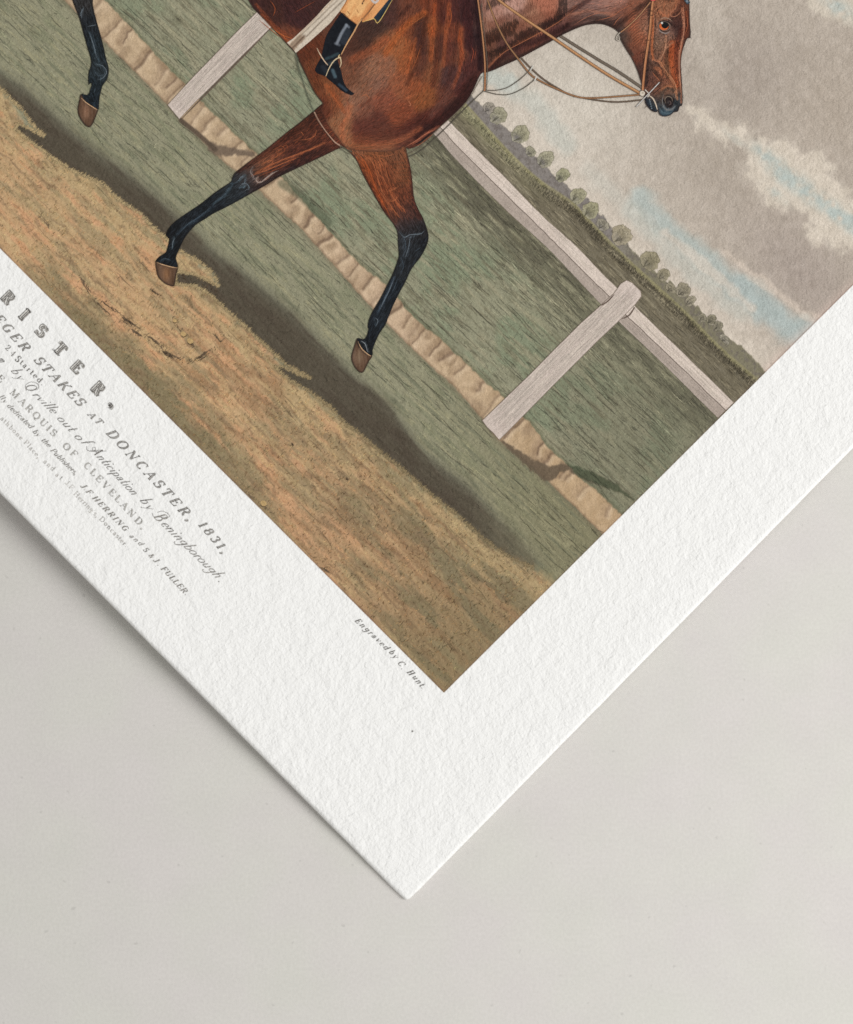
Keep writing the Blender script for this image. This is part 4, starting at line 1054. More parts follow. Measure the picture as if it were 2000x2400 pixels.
def coat_strokes():
    S = Strokes()
    # body hair
    x = rng.uniform(560, 1620, 60000); y = rng.uniform(-60, 350, 60000)
    k = poly_sd(x, y, BODY) > 3.5
    x, y = x[k][:16000], y[k][:16000]
    b = body_color(x, y); a = flow(x, y)
    f = rng.choice([.74, .86, 1.12, 1.22], len(x))[:, None]
    warm = np.array([[1.05, .98, .94]])
    head = x > 1450
    S.hairs(x, y, a + rng.normal(0, .12, len(x)), np.where(head, rng.uniform(4, 9, len(x)), rng.uniform(6, 17, len(x))), rng.uniform(.8, 1.4, len(x)), np.clip(b * f * warm, 16, 225))
    # comb hatching on the neck
    x = rng.uniform(1140, 1330, 5200); y = rng.uniform(-20, 130, 5200)
    k = poly_sd(x, y, BODY) > 14; x, y = x[k], y[k]
    band = vn(x / 90, (y + x * .42) / 17, 431) > 0.0
    b = body_color(x, y)
    S.hairs(x, y, math.radians(86) + rng.normal(0, .05, len(x)), rng.uniform(8, 18, len(x)), 1.3, np.clip(b * np.where(band, .60, 1.16)[:, None], 20, 225))
    x = rng.uniform(1500, 1612, 5000); y = rng.uniform(0, 250, 5000)
    k = (poly_sd(x, y, BODY) > 4) & (np.hypot((x - 1557) / 18, (y - 61) / 15) > 1); x, y = x[k][:1500], y[k][:1500]
    b = body_color(x, y)
    S.hairs(x, y, flow(x, y) + rng.normal(.5, .5, len(x)), rng.uniform(4, 10, len(x)), 1.2, np.clip(b * rng.choice([.55, .7, 1.22, 1.34], len(x))[:, None], 20, 220), rng.normal(0, 1.2, len(x)))
    # cheek hatching
    for i in range(26):
        t_ = i / 25
        S.ribbon([(1468 + 14 * t_, 60 + 75 * t_ - 20), (1482 + 16 * t_, 46 + 75 * t_ - 20), (1496 + 13 * t_, 30 + 75 * t_ - 10)], 1.0, (112, 62, 44) if i % 2 else (176, 104, 74), (0, 0))
    for pts, w, rgb in (([(845, 228), (858, 222), (868, 233)], 1.4, (176, 104, 70)), ([(862, 216), (872, 205)], 1.4, (180, 108, 74)), ([(946, 225), (958, 229), (975, 220)], 1.4, (172, 100, 66)), ([(955, 232), (963, 246), (956, 248)], 1.4, (184, 116, 84)), ([(1022, 242), (1032, 235), (1036, 226)], 1.3, (116, 60, 42)),
                        ([(890, 219), (905, 217)], 1.2, (80, 48, 42)), ([(633, 0), (645, 20), (640, 40)], 1.6, (150, 78, 46)), ([(610, 35), (650, 75), (688, 92)], 1.6, (184, 100, 54)), ([(605, 45), (660, 90)], 1.4, (160, 84, 48)), ([(690, 30), (740, 2)], 1.2, (140, 70, 44))):
        S.ribbon(smooth(pts, 5), w, rgb, (0, 0))
    for pts, w, rgb in (
      ([(806, 340), (803, 322), (801, 306), (812, 284), (820, 262)], 1.6, (172, 106, 72)), ([(808, 338), (836, 344), (870, 342), (912, 338), (942, 332), (962, 318)], 1.5, (160, 94, 64)), ([(820, 346), (850, 350), (884, 346), (930, 343)], 1.2, (150, 84, 56)),
      ([(812, 232), (816, 248), (810, 262)], 1.3, (164, 100, 74)), ([(770, 206), (786, 232), (802, 254)], 1.4, (172, 92, 54)), ([(776, 200), (796, 236), (806, 250)], 1.0, (150, 80, 50)),
      ([(950, 345), (975, 330), (1000, 313), (1022, 303)], 1.6, (176, 108, 82)), ([(958, 350), (985, 338), (1010, 318), (1026, 306)], 1.4, (150, 84, 60)), ([(966, 341), (985, 332), (1004, 318)], 2.6, (34, 24, 26)),
      ([(904, 94), (930, 82), (958, 62), (984, 44), (998, 34)], 1.3, (178, 102, 58)), ([(988, 106), (976, 140), (962, 172)], 1.2, (176, 98, 58)), ([(1012, 90), (1016, 120), (1010, 150)], 1.0, (170, 92, 56)), ([(1056, 18), (1058, 40), (1052, 66)], 1.3, (186, 98, 52)), ([(1078, 70), (1074, 100)], 1.3, (176, 86, 46)),
      ([(1106, 110), (1110, 124), (1104, 150)], 1.1, (160, 78, 54)), ([(1116, 118), (1112, 140)], 1.0, (150, 76, 52)), ([(960, 52), (980, 54), (996, 46)], 1.0, (110, 60, 40)), ([(990, 112), (1002, 108), (1014, 106)], 1.2, (100, 54, 36)),
      # neck and throat
      ([(1144, 160), (1160, 142), (1186, 120), (1230, 96), (1286, 66), (1320, 44), (1356, 14)], 1.4, (160, 98, 70)), ([(1150, 166), (1190, 146), (1236, 122), (1290, 94), (1330, 72)], 1.2, (70, 46, 40)), ([(1340, 62), (1376, 40), (1410, 30), (1444, 34)], 1.3, (166, 108, 86)), ([(1330, 50), (1370, 30), (1420, 18), (1460, 10)], 1.2, (84, 56, 50)), ([(1400, 48), (1430, 40), (1456, 24), (1490, 6)], 1.4, (172, 104, 76)), ([(1416, 54), (1440, 48), (1462, 34)], 1.2, (64, 46, 42)), ([(1438, 60), (1448, 46), (1466, 30)], 1.4, (174, 108, 80)), ([(1446, 66), (1452, 50), (1462, 38)], 1.2, (60, 44, 40)),
      # cheek, brow and face veins
      ([(1537, 2), (1541, 22), (1546, 36), (1552, 44)], 1.4, (90, 54, 42)), ([(1560, 0), (1556, 16), (1560, 30)], 1.3, (176, 108, 76)), ([(1588, 4), (1584, 20), (1572, 30), (1574, 38), (1584, 38), (1594, 30), (1600, 16)], 1.6, (176, 118, 92)), ([(1602, 4), (1604, 40), (1603, 78), (1597, 104), (1592, 140), (1593, 176), (1597, 214), (1596, 244)], 1.5, (182, 128, 102)), ([(1592, 44), (1590, 80), (1582, 112)], 1.4, (64, 36, 32)), ([(1608, 20), (1612, 56), (1606, 84)], 1.1, (160, 88, 58)),
      ([(1562, 82), (1561, 104), (1556, 124), (1546, 142)], 1.5, (180, 132, 106)), ([(1576, 98), (1566, 110), (1558, 118)], 1.2, (170, 118, 92)), ([(1546, 142), (1556, 158), (1566, 172), (1580, 190), (1586, 210), (1588, 234)], 1.5, (182, 126, 94)), ([(1550, 143), (1560, 160), (1572, 182)], 1.0, (70, 48, 40)), ([(1530, 138), (1538, 144), (1546, 142)], 1.3, (172, 112, 84)), ([(1529, 20), (1532, 70), (1528, 116), (1531, 136)], 1.4, (184, 104, 64)), ([(1535, 12), (1536, 60), (1533, 112)], 1.2, (70, 48, 42)),
      ([(1530, 150), (1542, 150), (1552, 164), (1554, 180), (1546, 192)], 1.4, (74, 50, 42)), ([(1534, 156), (1546, 160), (1550, 176)], 1.2, (172, 106, 74)), ([(1528, 168), (1538, 180), (1548, 190)], 1.2, (166, 100, 70)), ([(1524, 184), (1534, 196), (1542, 206)], 1.1, (70, 48, 42)), ([(1530, 222), (1544, 210), (1552, 204)], 1.6, (52, 38, 36)), ([(1550, 214), (1560, 204), (1572, 202), (1574, 190)], 1.3, (174, 112, 82)), ([(1574, 120), (1573, 150), (1576, 180)], 1.5, (176, 94, 56)), ([(1566, 118), (1566, 150), (1568, 176)], 1.2, (84, 58, 44)), ([(1580, 140), (1582, 172), (1588, 200)], 1.1, (92, 56, 42)),
      ([(1556, 220), (1553, 236), (1556, 250), (1566, 258), (1578, 254), (1586, 246)], 1.5, (132, 130, 128)), ([(1546, 250), (1552, 262), (1566, 266), (1578, 262)], 1.3, (96, 116, 126)), ([(1590, 220), (1592, 238), (1588, 252)], 1.4, (60, 60, 62))):
        S.ribbon(smooth(pts, 5), w, np.array(rgb) * rng.uniform(.92, 1.05), (.1, .1))
    S.build("coat_hair", 10, M_LINE, HORSE, "stuff")
    # contour
    S = Strokes()
    vis = (BODY[:, 1] > -20) & (poly_sd(BODY[:, 0], BODY[:, 1], LEG_A) < -1) & (poly_sd(BODY[:, 0], BODY[:, 1], LEG_B) < -1)
    run = []
    for i in range(len(BODY) + 1):
        if i < len(BODY) and vis[i]: run.append(BODY[i]); continue
        if len(run) > 2: S.ribbon(np.array(run), .9, (60, 44, 40))
        run = []
    for poly in (LEG_A, LEG_B, LEG_H, HOOF_A, HOOF_B, HOOF_H):
        pass
    # eye
    S.disc(1557, 61, 15, (124, 104, 92), 18, 11, .15)
    S.disc(1557, 61, 12.5, (44, 36, 36), 18, 10, .15)
    S.disc(1556.5, 61.5, 11, (206, 104, 56), 18, 9.5, .1)
    S.disc(1559, 59, 8.5, (22, 22, 24), 18, 7.8, 0)
    S.disc(1552, 54, 2.6, (216, 216, 210), 10)
    S.ribbon(smooth([(1543, 55), (1550, 50), (1560, 49), (1571, 54), (1577, 62)], 5), 2.2, (38, 32, 32), (.2, .2))
    S.ribbon(smooth([(1545, 47), (1556, 42), (1568, 44), (1577, 51)], 5), 1.8, (166, 136, 116), (0, 0))
    S.ribbon(smooth([(1543, 66), (1550, 75), (1562, 78), (1572, 73)], 5), 1.8, (150, 140, 136), (0, 0))
    S.ribbon(smooth([(1544, 63), (1551, 72), (1562, 74), (1573, 67)], 5), 1.6, (36, 30, 32), (0, 0))
    # nostril
    S.ribbon(smooth([(1561, 244), (1559, 232), (1566, 226), (1575, 230), (1576, 240)], 5), 2.0, (128, 112, 98), (0, 0))
    S.ribbon(smooth([(1567, 248), (1573, 242), (1569, 235)], 5), 2.4, (92, 76, 72), (0, 0))
    # lips gap and tooth-like light
    S.ribbon(smooth([(1518, 222), (1530, 230), (1537, 243), (1541, 257)], 5), 3.0, (206, 188, 168), (.1, .5))
    for i in range(5): S.disc(1523 + i * 1.2, 234 + i * 5, 1.8, (112, 122, 130), 8)
    S.ribbon([(1617, 84), (1619, 88), (1622, 91)], 1.5, (50, 40, 38), (1, 0))
    S.build("eye_and_contour", 11, M_LINE, HORSE)
coat_strokes()

# ------------------------------------------------------------------ bridle, reins and straps
def strap(name, pts, w, rgb, edge, parent, layer, n=6, sheen=None):
    S = Strokes(); p = smooth(pts, n)
    if edge is not None: S.ribbon(p, np.asarray(w) + 1.8, edge)
    S.ribbon(p, w, rgb)
    if sheen is not None: S.ribbon(p + np.array([-.3, -.5]) * w * .4, max(w * .3, .7), sheen)
    return S.build(name, layer, M_LINE, parent)
TACK = bpy.data.objects.new("printed_bridle", None); col.objects.link(TACK); TACK.parent = PRINT; TACK.empty_display_size = 0.01
strap("rein", [(1290, 66), (1320, 88), (1400, 138), (1450, 168), (1500, 202), (1508, 208)], 5.0, (112, 100, 88), (70, 62, 54), TACK, 8.2)
strap("rein", [(1150, -25), (1172, 2), (1230, 44), (1290, 84), (1360, 132), (1430, 178), (1500, 218)], 5.2, (172, 124, 84), (92, 66, 48), TACK, 12, sheen=(200, 154, 112))
strap("rein", [(1136, -20), (1160, 45), (1186, 98), (1215, 138), (1240, 170), (1260, 186), (1300, 206), (1350, 226), (1390, 230), (1450, 226), (1500, 222)], 2.6, (158, 116, 82), (88, 66, 50), TACK, 12)
strap("rein", [(1222, 136), (1245, 160), (1275, 186), (1310, 208), (1340, 223), (1400, 235), (1450, 239), (1506, 234)], 2.2, (110, 94, 80), (76, 64, 54), TACK, 8.4)
strap("breastplate_strap", [(1118, -20), (1126, 40), (1132, 90), (1137, 150), (1137, 205), (1135, 213)], 3.2, (166, 112, 76), (74, 56, 44), TACK, 12, sheen=(196, 146, 108))
strap("breastplate_strap", [(1129, 8), (1133, 60), (1140, 120), (1143, 165), (1141, 210)], 1.6, (98, 88, 76), None, TACK, 11.8)
strap("breastplate_strap", [(1134, 211), (1160, 212), (1190, 205), (1220, 185), (1240, 166), (1246, 158)], 2.0, (90, 82, 72), None, TACK, 12)
strap("breastplate_strap", [(1134, 213), (1165, 221), (1195, 221), (1225, 208), (1247, 192), (1256, 182)], 2.0, (84, 78, 68), None, TACK, 12)
strap("breastplate_strap", [(1136, 211), (1110, 235), (1080, 265), (1045, 300), (1000, 342), (975, 360), (956, 368)], 2.2, (86, 80, 70), None, TACK, 12)
strap("breastplate_strap", [(1131, 178), (1117, 202), (1100, 232), (1070, 264), (1030, 300), (990, 340), (958, 361)], 1.6, (112, 100, 86), None, TACK, 11.8)
strap("cheek_strap", [(1534, -20), (1530, 10), (1527, 35), (1524, 70), (1520, 100), (1514, 140), (1509, 185), (1507, 212)], 5.0, (170, 112, 76), (72, 48, 38), TACK, 12, sheen=(194, 138, 100))
strap("throat_strap", [(1525, 5), (1500, 35), (1475, 60), (1455, 76)], 2.2, (176, 128, 94), (66, 48, 40), TACK, 12)
strap("throat_strap", [(1454, 76), (1447, 84), (1445, 92), (1451, 95), (1453, 86)], 1.5, (196, 186, 172), (92, 84, 74), TACK, 12)
for (bx, by) in ((1529, 26), (1527, 36), (1518, 94)):
    S = Strokes(); S.ribbon([(bx - 4.5, by - .5), (bx + 4.5, by + .5)], 2, (96, 62, 46)); S.build("keeper", 12.8, M_LINE, TACK)
S = Strokes()
S.ribbon(smooth([(1512, 210), (1518, 216), (1522, 222), (1518, 228)], 5), 2.2, (210, 202, 190))
S.ribbon([(1547, 193), (1533, 207), (1506, 235), (1491, 251)], 2.8, (100, 92, 88)); S.ribbon([(1546, 193), (1533, 207), (1506, 235), (1492, 250)], 1.6, (214, 210, 206))
S.disc(1506, 219, 7.4, (80, 66, 58), 16); S.disc(1506, 219, 6.2, (212, 200, 184), 16); S.disc(1507, 218, 2.5, (180, 166, 150), 10)
S.build("bit", 12.8, M_LINE, TACK)
S = Strokes(); S.ribbon([(1516, 248), (1510, 256)], 1.6, (92, 84, 78), (1, .3)); S.build("curb_hook", 12.8, M_LINE, TACK)
S = Strokes(); S.ribbon([(1531, -8), (1531, 2)], 10, (204, 84, 84)); S.build("browband", 12.8, M_LINE, TACK)
for a_, b_ in (((1243, 166), (1250, 154)), ((1253, 190), (1258, 179))):
    S = Strokes(); S.ribbon([a_, b_], 3, (204, 200, 192)); S.build("martingale_ring", 12.8, M_LINE, TACK)
S = Strokes(); S.ribbon([(1606, 0), (1612, 8), (1617, 4)], 5, (66, 78, 88)); S.disc(1611, 3, 3, (120, 134, 144), 10); S.build("rosette", 12.8, M_LINE, TACK)

# ------------------------------------------------------------------ rider's leg, girth and saddle
RIDER = bpy.data.objects.new("printed_rider", None); col.objects.link(RIDER); RIDER.parent = PRINT; RIDER.empty_display_size = 0.01
GIRTH = np.array([(673, 100), (689, 89), (717, 63), (743, 37), (763, 14), (777, 0), (815, -50), (860, -110), (890, -90), (850, -50), (812, 2), (800, 22), (774, 54), (749, 77), (723, 100), (694, 124), (684, 112)], float)
def girth_color(x, y):
    c = np.empty(x.shape + (3,)); c[:] = (208, 194, 176)
    s = (x - 684) * .70 + (112 - y) * .714; t = (x - 684) * .714 - (112 - y) * .70
    c = mix(c, (150, 126, 104), .8 * sstep(44, 34, s) * (np.abs(t - 0) < 8))
    c = mix(c, (100, 80, 66), .75 * sstep(3.5, 1, np.abs(t - 2)) * sstep(46, 38, s))
    c = mix(c, (120, 104, 90), .8 * sstep(2.2, .4, np.abs(t - 5 - .02 * s)) * sstep(36, 46, s))
    c = mix(c, (170, 140, 112), .6 * sstep(1.8, .3, np.abs(t + 9)))
    c = mix(c, (130, 114, 98), .7 * sstep(2, .4, np.abs(t + 6 - .03 * s)))
    return c + (12 * fbm(s / 30, t / 2.5, 501, 3) + 6 * vn(x / 2, y / 2, 502))[..., None]
fill("girth", GIRTH, 12, girth_color, 2.2, M_COAT, RIDER)
SADDLE = np.array([(849, 52), (866, 48), (878, 44), (890, 32), (912, -2), (945, -60), (900, -60), (862, 0), (850, 26)], float)
def leather(rgb, hi, ang):
    def f(x, y):
        s = x * math.cos(ang) + y * math.sin(ang); t = -x * math.sin(ang) + y * math.cos(ang)
        c = np.empty(x.shape + (3,)); c[:] = rgb
        c = mix(c, hi, sstep(-.1, .35, fbm(s / 40, t / 9, 511, 3)))
        return c + (14 * fbm(s / 12, t / 3, 512, 2) + 5 * vn(x / 2, y / 2, 513))[..., None] * np.array([1, .9, .7])
    return f
fill("saddle_flap", SADDLE, 12.2, leather((204, 138, 86), (224, 160, 104), -1.0), 2.2, M_COAT, RIDER)
fill("saddle_cloth", np.array([(913, -3), (876, 42), (882, 46), (888, 51), (922, -2), (960, -60), (948, -60)], float), 12.4, leather((34, 42, 52), (44, 54, 64), -1.0), 2.2, M_COAT, RIDER)
BREECH = np.array([(797, 25), (803, 32), (820, 46), (838, 58), (846, 46), (862, 22), (880, -2), (915, -60), (850, -60), (815, -2)], float)
fill("breeches", BREECH, 12.6, leather((214, 150, 96), (232, 180, 122), -1.0), 2.2, M_COAT, RIDER)
BOOT = smooth([(803, 30), (820, 44), (837, 58), (834, 70), (823, 92), (809, 115), (799, 129), (792, 138), (795, 152), (801, 171), (804, 186), (811, 202), (822, 213), (830, 219), (823, 223), (803, 214), (786, 199), (769, 185), (763, 179), (752, 175), (743, 171), (739, 163), (745, 149), (752, 137), (756, 122), (760, 104), (766, 83), (780, 60), (792, 42)], 4, True)
def boot_color(x, y):
    c = np.empty(x.shape + (3,)); c[:] = (24, 26, 32)
    for b in (([(812, 60), (800, 80), (790, 102)], 1.6, 4, (150, 156, 166), .8), ([(812, 58), (818, 64)], 1.5, 3, (140, 148, 160), .6), ([(786, 102), (796, 106)], 1.2, 3, (120, 126, 136), .6), ([(815, 75), (806, 98)], 5, 6, (60, 66, 76), .6),
              ([(765, 138), (780, 132), (792, 126)], 1.5, 4, (60, 80, 86), .7), ([(780, 165), (786, 180)], 2, 4, (92, 116, 126), .7), ([(795, 198), (812, 212)], 1.5, 3, (70, 88, 104), .6), ([(770, 150), (782, 145)], 2, 4, (52, 64, 70), .6), ([(757, 158), (764, 166)], 3, 5, (44, 50, 58), .6)):
        brush(c, x, y, *b)
    return np.clip(c + (8 * fbm(x / 5, y / 5, 521, 3))[..., None], 8, 220)
fill("boot", BOOT, 13, boot_color, 1.8, M_COAT, RIDER)
S = Strokes()
for pts, w, rgb in (([(850, 44), (840, 56), (830, 75), (815, 100), (800, 128)], 3.2, (206, 158, 112)), ([(890, -6), (868, 24), (848, 48)], 3.0, (150, 104, 70)),
                    ([(797, 128), (794, 133), (800, 135)], 2.2, (220, 190, 140)),
                    ([(764, 179), (772, 160), (782, 144), (793, 136), (798, 137), (800, 148), (797, 158)], 2.4, (216, 194, 158)),
                    ([(743, 113), (752, 130), (762, 145), (769, 153)], 2.2, (212, 184, 156)), ([(800, 26), (812, 4), (820, -20)], 1.3, (150, 100, 62)), ([(852, 8), (849, 10), (853, 2), (858, -6)], 1.8, (70, 54, 44)),
                    ([(815, 26), (820, 34)], 1.2, (150, 96, 58)), ([(836, 22), (841, 30)], 1.2, (150, 96, 58)), ([(850, 52), (876, 44), (888, 52), (922, -4)], 1.6, (222, 190, 116)), ([(803, 31), (820, 45), (837, 58)], 1.4, (160, 106, 66)),
                    ([(876, 12), (862, 34)], 1.2, (120, 84, 60)), ([(884, 8), (874, 30)], 6, (206, 178, 160)) if False else ([(868, -4), (880, 6), (892, -8)], 6, (204, 190, 182))):
    S.ribbon(smooth(pts, 5), w, rgb, (.5, .5))
S.build("stirrup_and_leather", 13.8, M_LINE, RIDER)
S = Strokes()
S.ribbon(smooth([(694, 124), (700, 155), (708, 182), (718, 215), (730, 248), (737, 263)], 6), 1.8, (88, 92, 78))
S.ribbon(smooth([(692, 126), (697, 150), (703, 175)], 6), 1.2, (96, 98, 82))
S.ribbon(smooth([(737, 263), (748, 285), (765, 310), (784, 332), (800, 343)], 6), 3.0, (176, 142, 122)); S.ribbon(smooth([(738, 266), (749, 288), (766, 313), (784, 335)], 6), 1.0, (70, 48, 40))
S.ribbon(smooth([(797, 341), (812, 350), (826, 356)], 6), 2.0, (92, 92, 78)); S.ribbon(smooth([(797, 345), (808, 355), (820, 362)], 6), 1.4, (100, 98, 84))
S.build("whip", 13, M_LINE, RIDER)

# ------------------------------------------------------------------ lettering: a small stroke-built engraver's alphabet
# each glyph: advance, strokes. kind K = thick stem, N = hairline, C = swelling curve, S = serif bar (x, y, half width), D = dot
def arc(cx, cy, rx, ry, a0, a1, n=12):
    a = np.radians(np.linspace(a0, a1, n)); return [(cx + rx * math.cos(t), cy + ry * math.sin(t)) for t in a]
def G(*a): return a
UP = {
 'A': (.86, [('N', [(.12, 0), (.42, 1)]), ('K', [(.42, 1), (.76, 0)]), ('N', [(.22, .34), (.62, .34)]), ('S', .12, 0, .13), ('S', .76, 0, .15)]),
 'B': (.76, [('K', [(.18, 0), (.18, 1)]), ('C', [(.18, 1)] + arc(.42, .76, .2, .24, 90, -90) + [(.18, .52)]), ('C', [(.18, .52)] + arc(.44, .26, .24, .26, 90, -90) + [(.18, 0)]), ('S', .15, 0, .12), ('S', .15, 1, .12)]),
 'C': (.78, [('C', arc(.44, .5, .34, .5, 50, 310, 20)), ('D', .66, .84, .07), ('N', [(.68, .72), (.68, 1)])]),
 'D': (.86, [('K', [(.18, 0), (.18, 1)]), ('C', [(.18, 1), (.4, 1)] + arc(.42, .5, .34, .5, 85, -85, 14) + [(.4, 0), (.18, 0)]), ('S', .15, 0, .12), ('S', .15, 1, .12)]),
 'E': (.76, [('K', [(.18, 0), (.18, 1)]), ('N', [(.1, 1), (.66, 1)]), ('N', [(.1, 0), (.7, 0)]), ('N', [(.18, .52), (.48, .52)]), ('k', [(.64, 1), (.66, .76)]), ('k', [(.68, 0), (.7, .28)]), ('k', [(.48, .4), (.48, .64)])]),
 'F': (.70, [('K', [(.18, 0), (.18, 1)]), ('N', [(.1, 1), (.66, 1)]), ('N', [(.18, .5), (.46, .5)]), ('k', [(.64, 1), (.66, .74)]), ('k', [(.46, .38), (.46, .62)]), ('S', .18, 0, .14)]),
 'G': (.84, [('C', arc(.44, .5, .34, .5, 50, 310, 20)), ('D', .66, .84, .06), ('K', [(.68, .06), (.68, .44)]), ('S', .66, .44, .14)]),
 'H': (.92, [('K', [(.2, 0), (.2, 1)]), ('K', [(.72, 0), (.72, 1)]), ('N', [(.2, .5), (.72, .5)]), ('S', .2, 0, .13), ('S', .2, 1, .13), ('S', .72, 0, .13), ('S', .72, 1, .13)]),
 'I': (.44, [('K', [(.22, 0), (.22, 1)]), ('S', .22, 0, .15), ('S', .22, 1, .15)]),
 'J': (.56, [('K', [(.36, 1), (.36, .2)]), ('C', arc(.2, .16, .16, .16, 0, -170, 8)), ('D', .08, .18, .07), ('S', .36, 1, .14)]),
 'K': (.88, [('K', [(.18, 0), (.18, 1)]), ('N', [(.2, .36), (.68, 1)]), ('K', [(.36, .58), (.74, 0)]), ('S', .18, 0, .13), ('S', .18, 1, .13), ('S', .68, 1, .12), ('S', .74, 0, .13)]),
 'L': (.70, [('K', [(.18, 0), (.18, 1)]), ('N', [(.1, 0), (.66, 0)]), ('k', [(.64, 0), (.66, .3)]), ('S', .18, 1, .14)]),
 'M': (1.06, [('N', [(.14, 0), (.18, 1)]), ('K', [(.18, 1), (.5, .05)]), ('N', [(.5, .05), (.84, 1)]), ('K', [(.86, 0), (.86, 1)]), ('S', .14, 0, .12), ('S', .86, 0, .14), ('S', .16, 1, .1), ('S', .88, 1, .1)]),
 'N': (.92, [('N', [(.16, 0), (.16, 1)]), ('K', [(.16, 1), (.74, 0)]), ('N', [(.74, 0), (.74, 1)]), ('S', .16, 0, .12), ('S', .12, 1, .12), ('S', .74, 1, .12)]),
 'O': (.88, [('C', arc(.44, .5, .36, .5, 90, 450, 26))]),
 'P': (.72, [('K', [(.18, 0), (.18, 1)]), ('C', [(.18, 1)] + arc(.42, .74, .22, .26, 90, -90) + [(.18, .48)]), ('S', .18, 0, .14), ('S', .15, 1, .12)]),
 'Q': (.88, [('C', arc(.44, .5, .36, .5, 90, 450, 26)), ('C', [(.4, .1), (.56, -.12), (.78, -.16)])]),
 'R': (.86, [('K', [(.18, 0), (.18, 1)]), ('C', [(.18, 1)] + arc(.42, .75, .22, .25, 90, -90) + [(.18, .5)]), ('K', [(.44, .5), (.6, .1), (.76, .02)]), ('S', .18, 0, .14), ('S', .15, 1, .12)]),
 'S': (.70, [('C', arc(.36, .75, .23, .25, 30, 250, 12) + arc(.36, .26, .26, .26, 80, -160, 14)), ('N', [(.58, .7), (.6, 1)]), ('N', [(.1, .3), (.08, 0)])]),
 'T': (.80, [('K', [(.4, 0), (.4, 1)]), ('N', [(.06, 1), (.74, 1)]), ('k', [(.08, 1), (.05, .72)]), ('k', [(.72, 1), (.75, .72)]), ('S', .4, 0, .16)]),
 'U': (.88, [('K', [(.2, 1), (.2, .3)]), ('C', arc(.45, .28, .25, .28, 180, 360, 12)), ('N', [(.7, .28), (.7, 1)]), ('S', .2, 1, .14), ('S', .7, 1, .12)]),
 'V': (.84, [('K', [(.12, 1), (.42, 0)]), ('N', [(.42, 0), (.72, 1)]), ('S', .12, 1, .14), ('S', .72, 1, .12)]),
 '&': (.9, [('C', [(.78, .5), (.6, .1), (.3, 0), (.12, .2), (.2, .42), (.46, .66), (.48, .86), (.36, 1), (.24, .88), (.28, .7), (.78, 0)])]),
 '1': (.5, [('K', [(.26, 0), (.26, 1)]), ('N', [(.26, 1), (.1, .86)]), ('S', .26, 0, .16)]),
 '2': (.64, [('C', [(.12, .74), (.2, .96), (.4, .98), (.5, .78), (.42, .5), (.1, .04)]), ('k', [(.1, .04), (.56, .04)]), ('N', [(.56, .04), (.58, .24)])]),
 '3': (.62, [('C', arc(.3, .77, .2, .23, 160, -80, 12)), ('C', arc(.3, .27, .24, .27, 80, -160, 14)), ('D', .12, .82, .06), ('D', .1, .2, .06)]),
 '4': (.66, [('N', [(.42, 1), (.06, .3), (.6, .3)]), ('K', [(.42, 0), (.42, 1)]), ('S', .42, 0, .14)]),
 '8': (.64, [('C', arc(.32, .76, .19, .24, 90, 450, 18)), ('C', arc(.32, .27, .25, .27, 90, 450, 18))]),
 ',': (.34, [('D', .16, .06, .10), ('C', [(.22, .06), (.22, -.08), (.1, -.22)])]),
 '.': (.3, [('D', .14, .07, .085)]), "'": (.26, [('k', [(.13, 1), (.12, .74)])]), '-': (.6, [('N', [(.05, .4), (.55, .4)])]), ' ': (.4, []),
}
X = .60
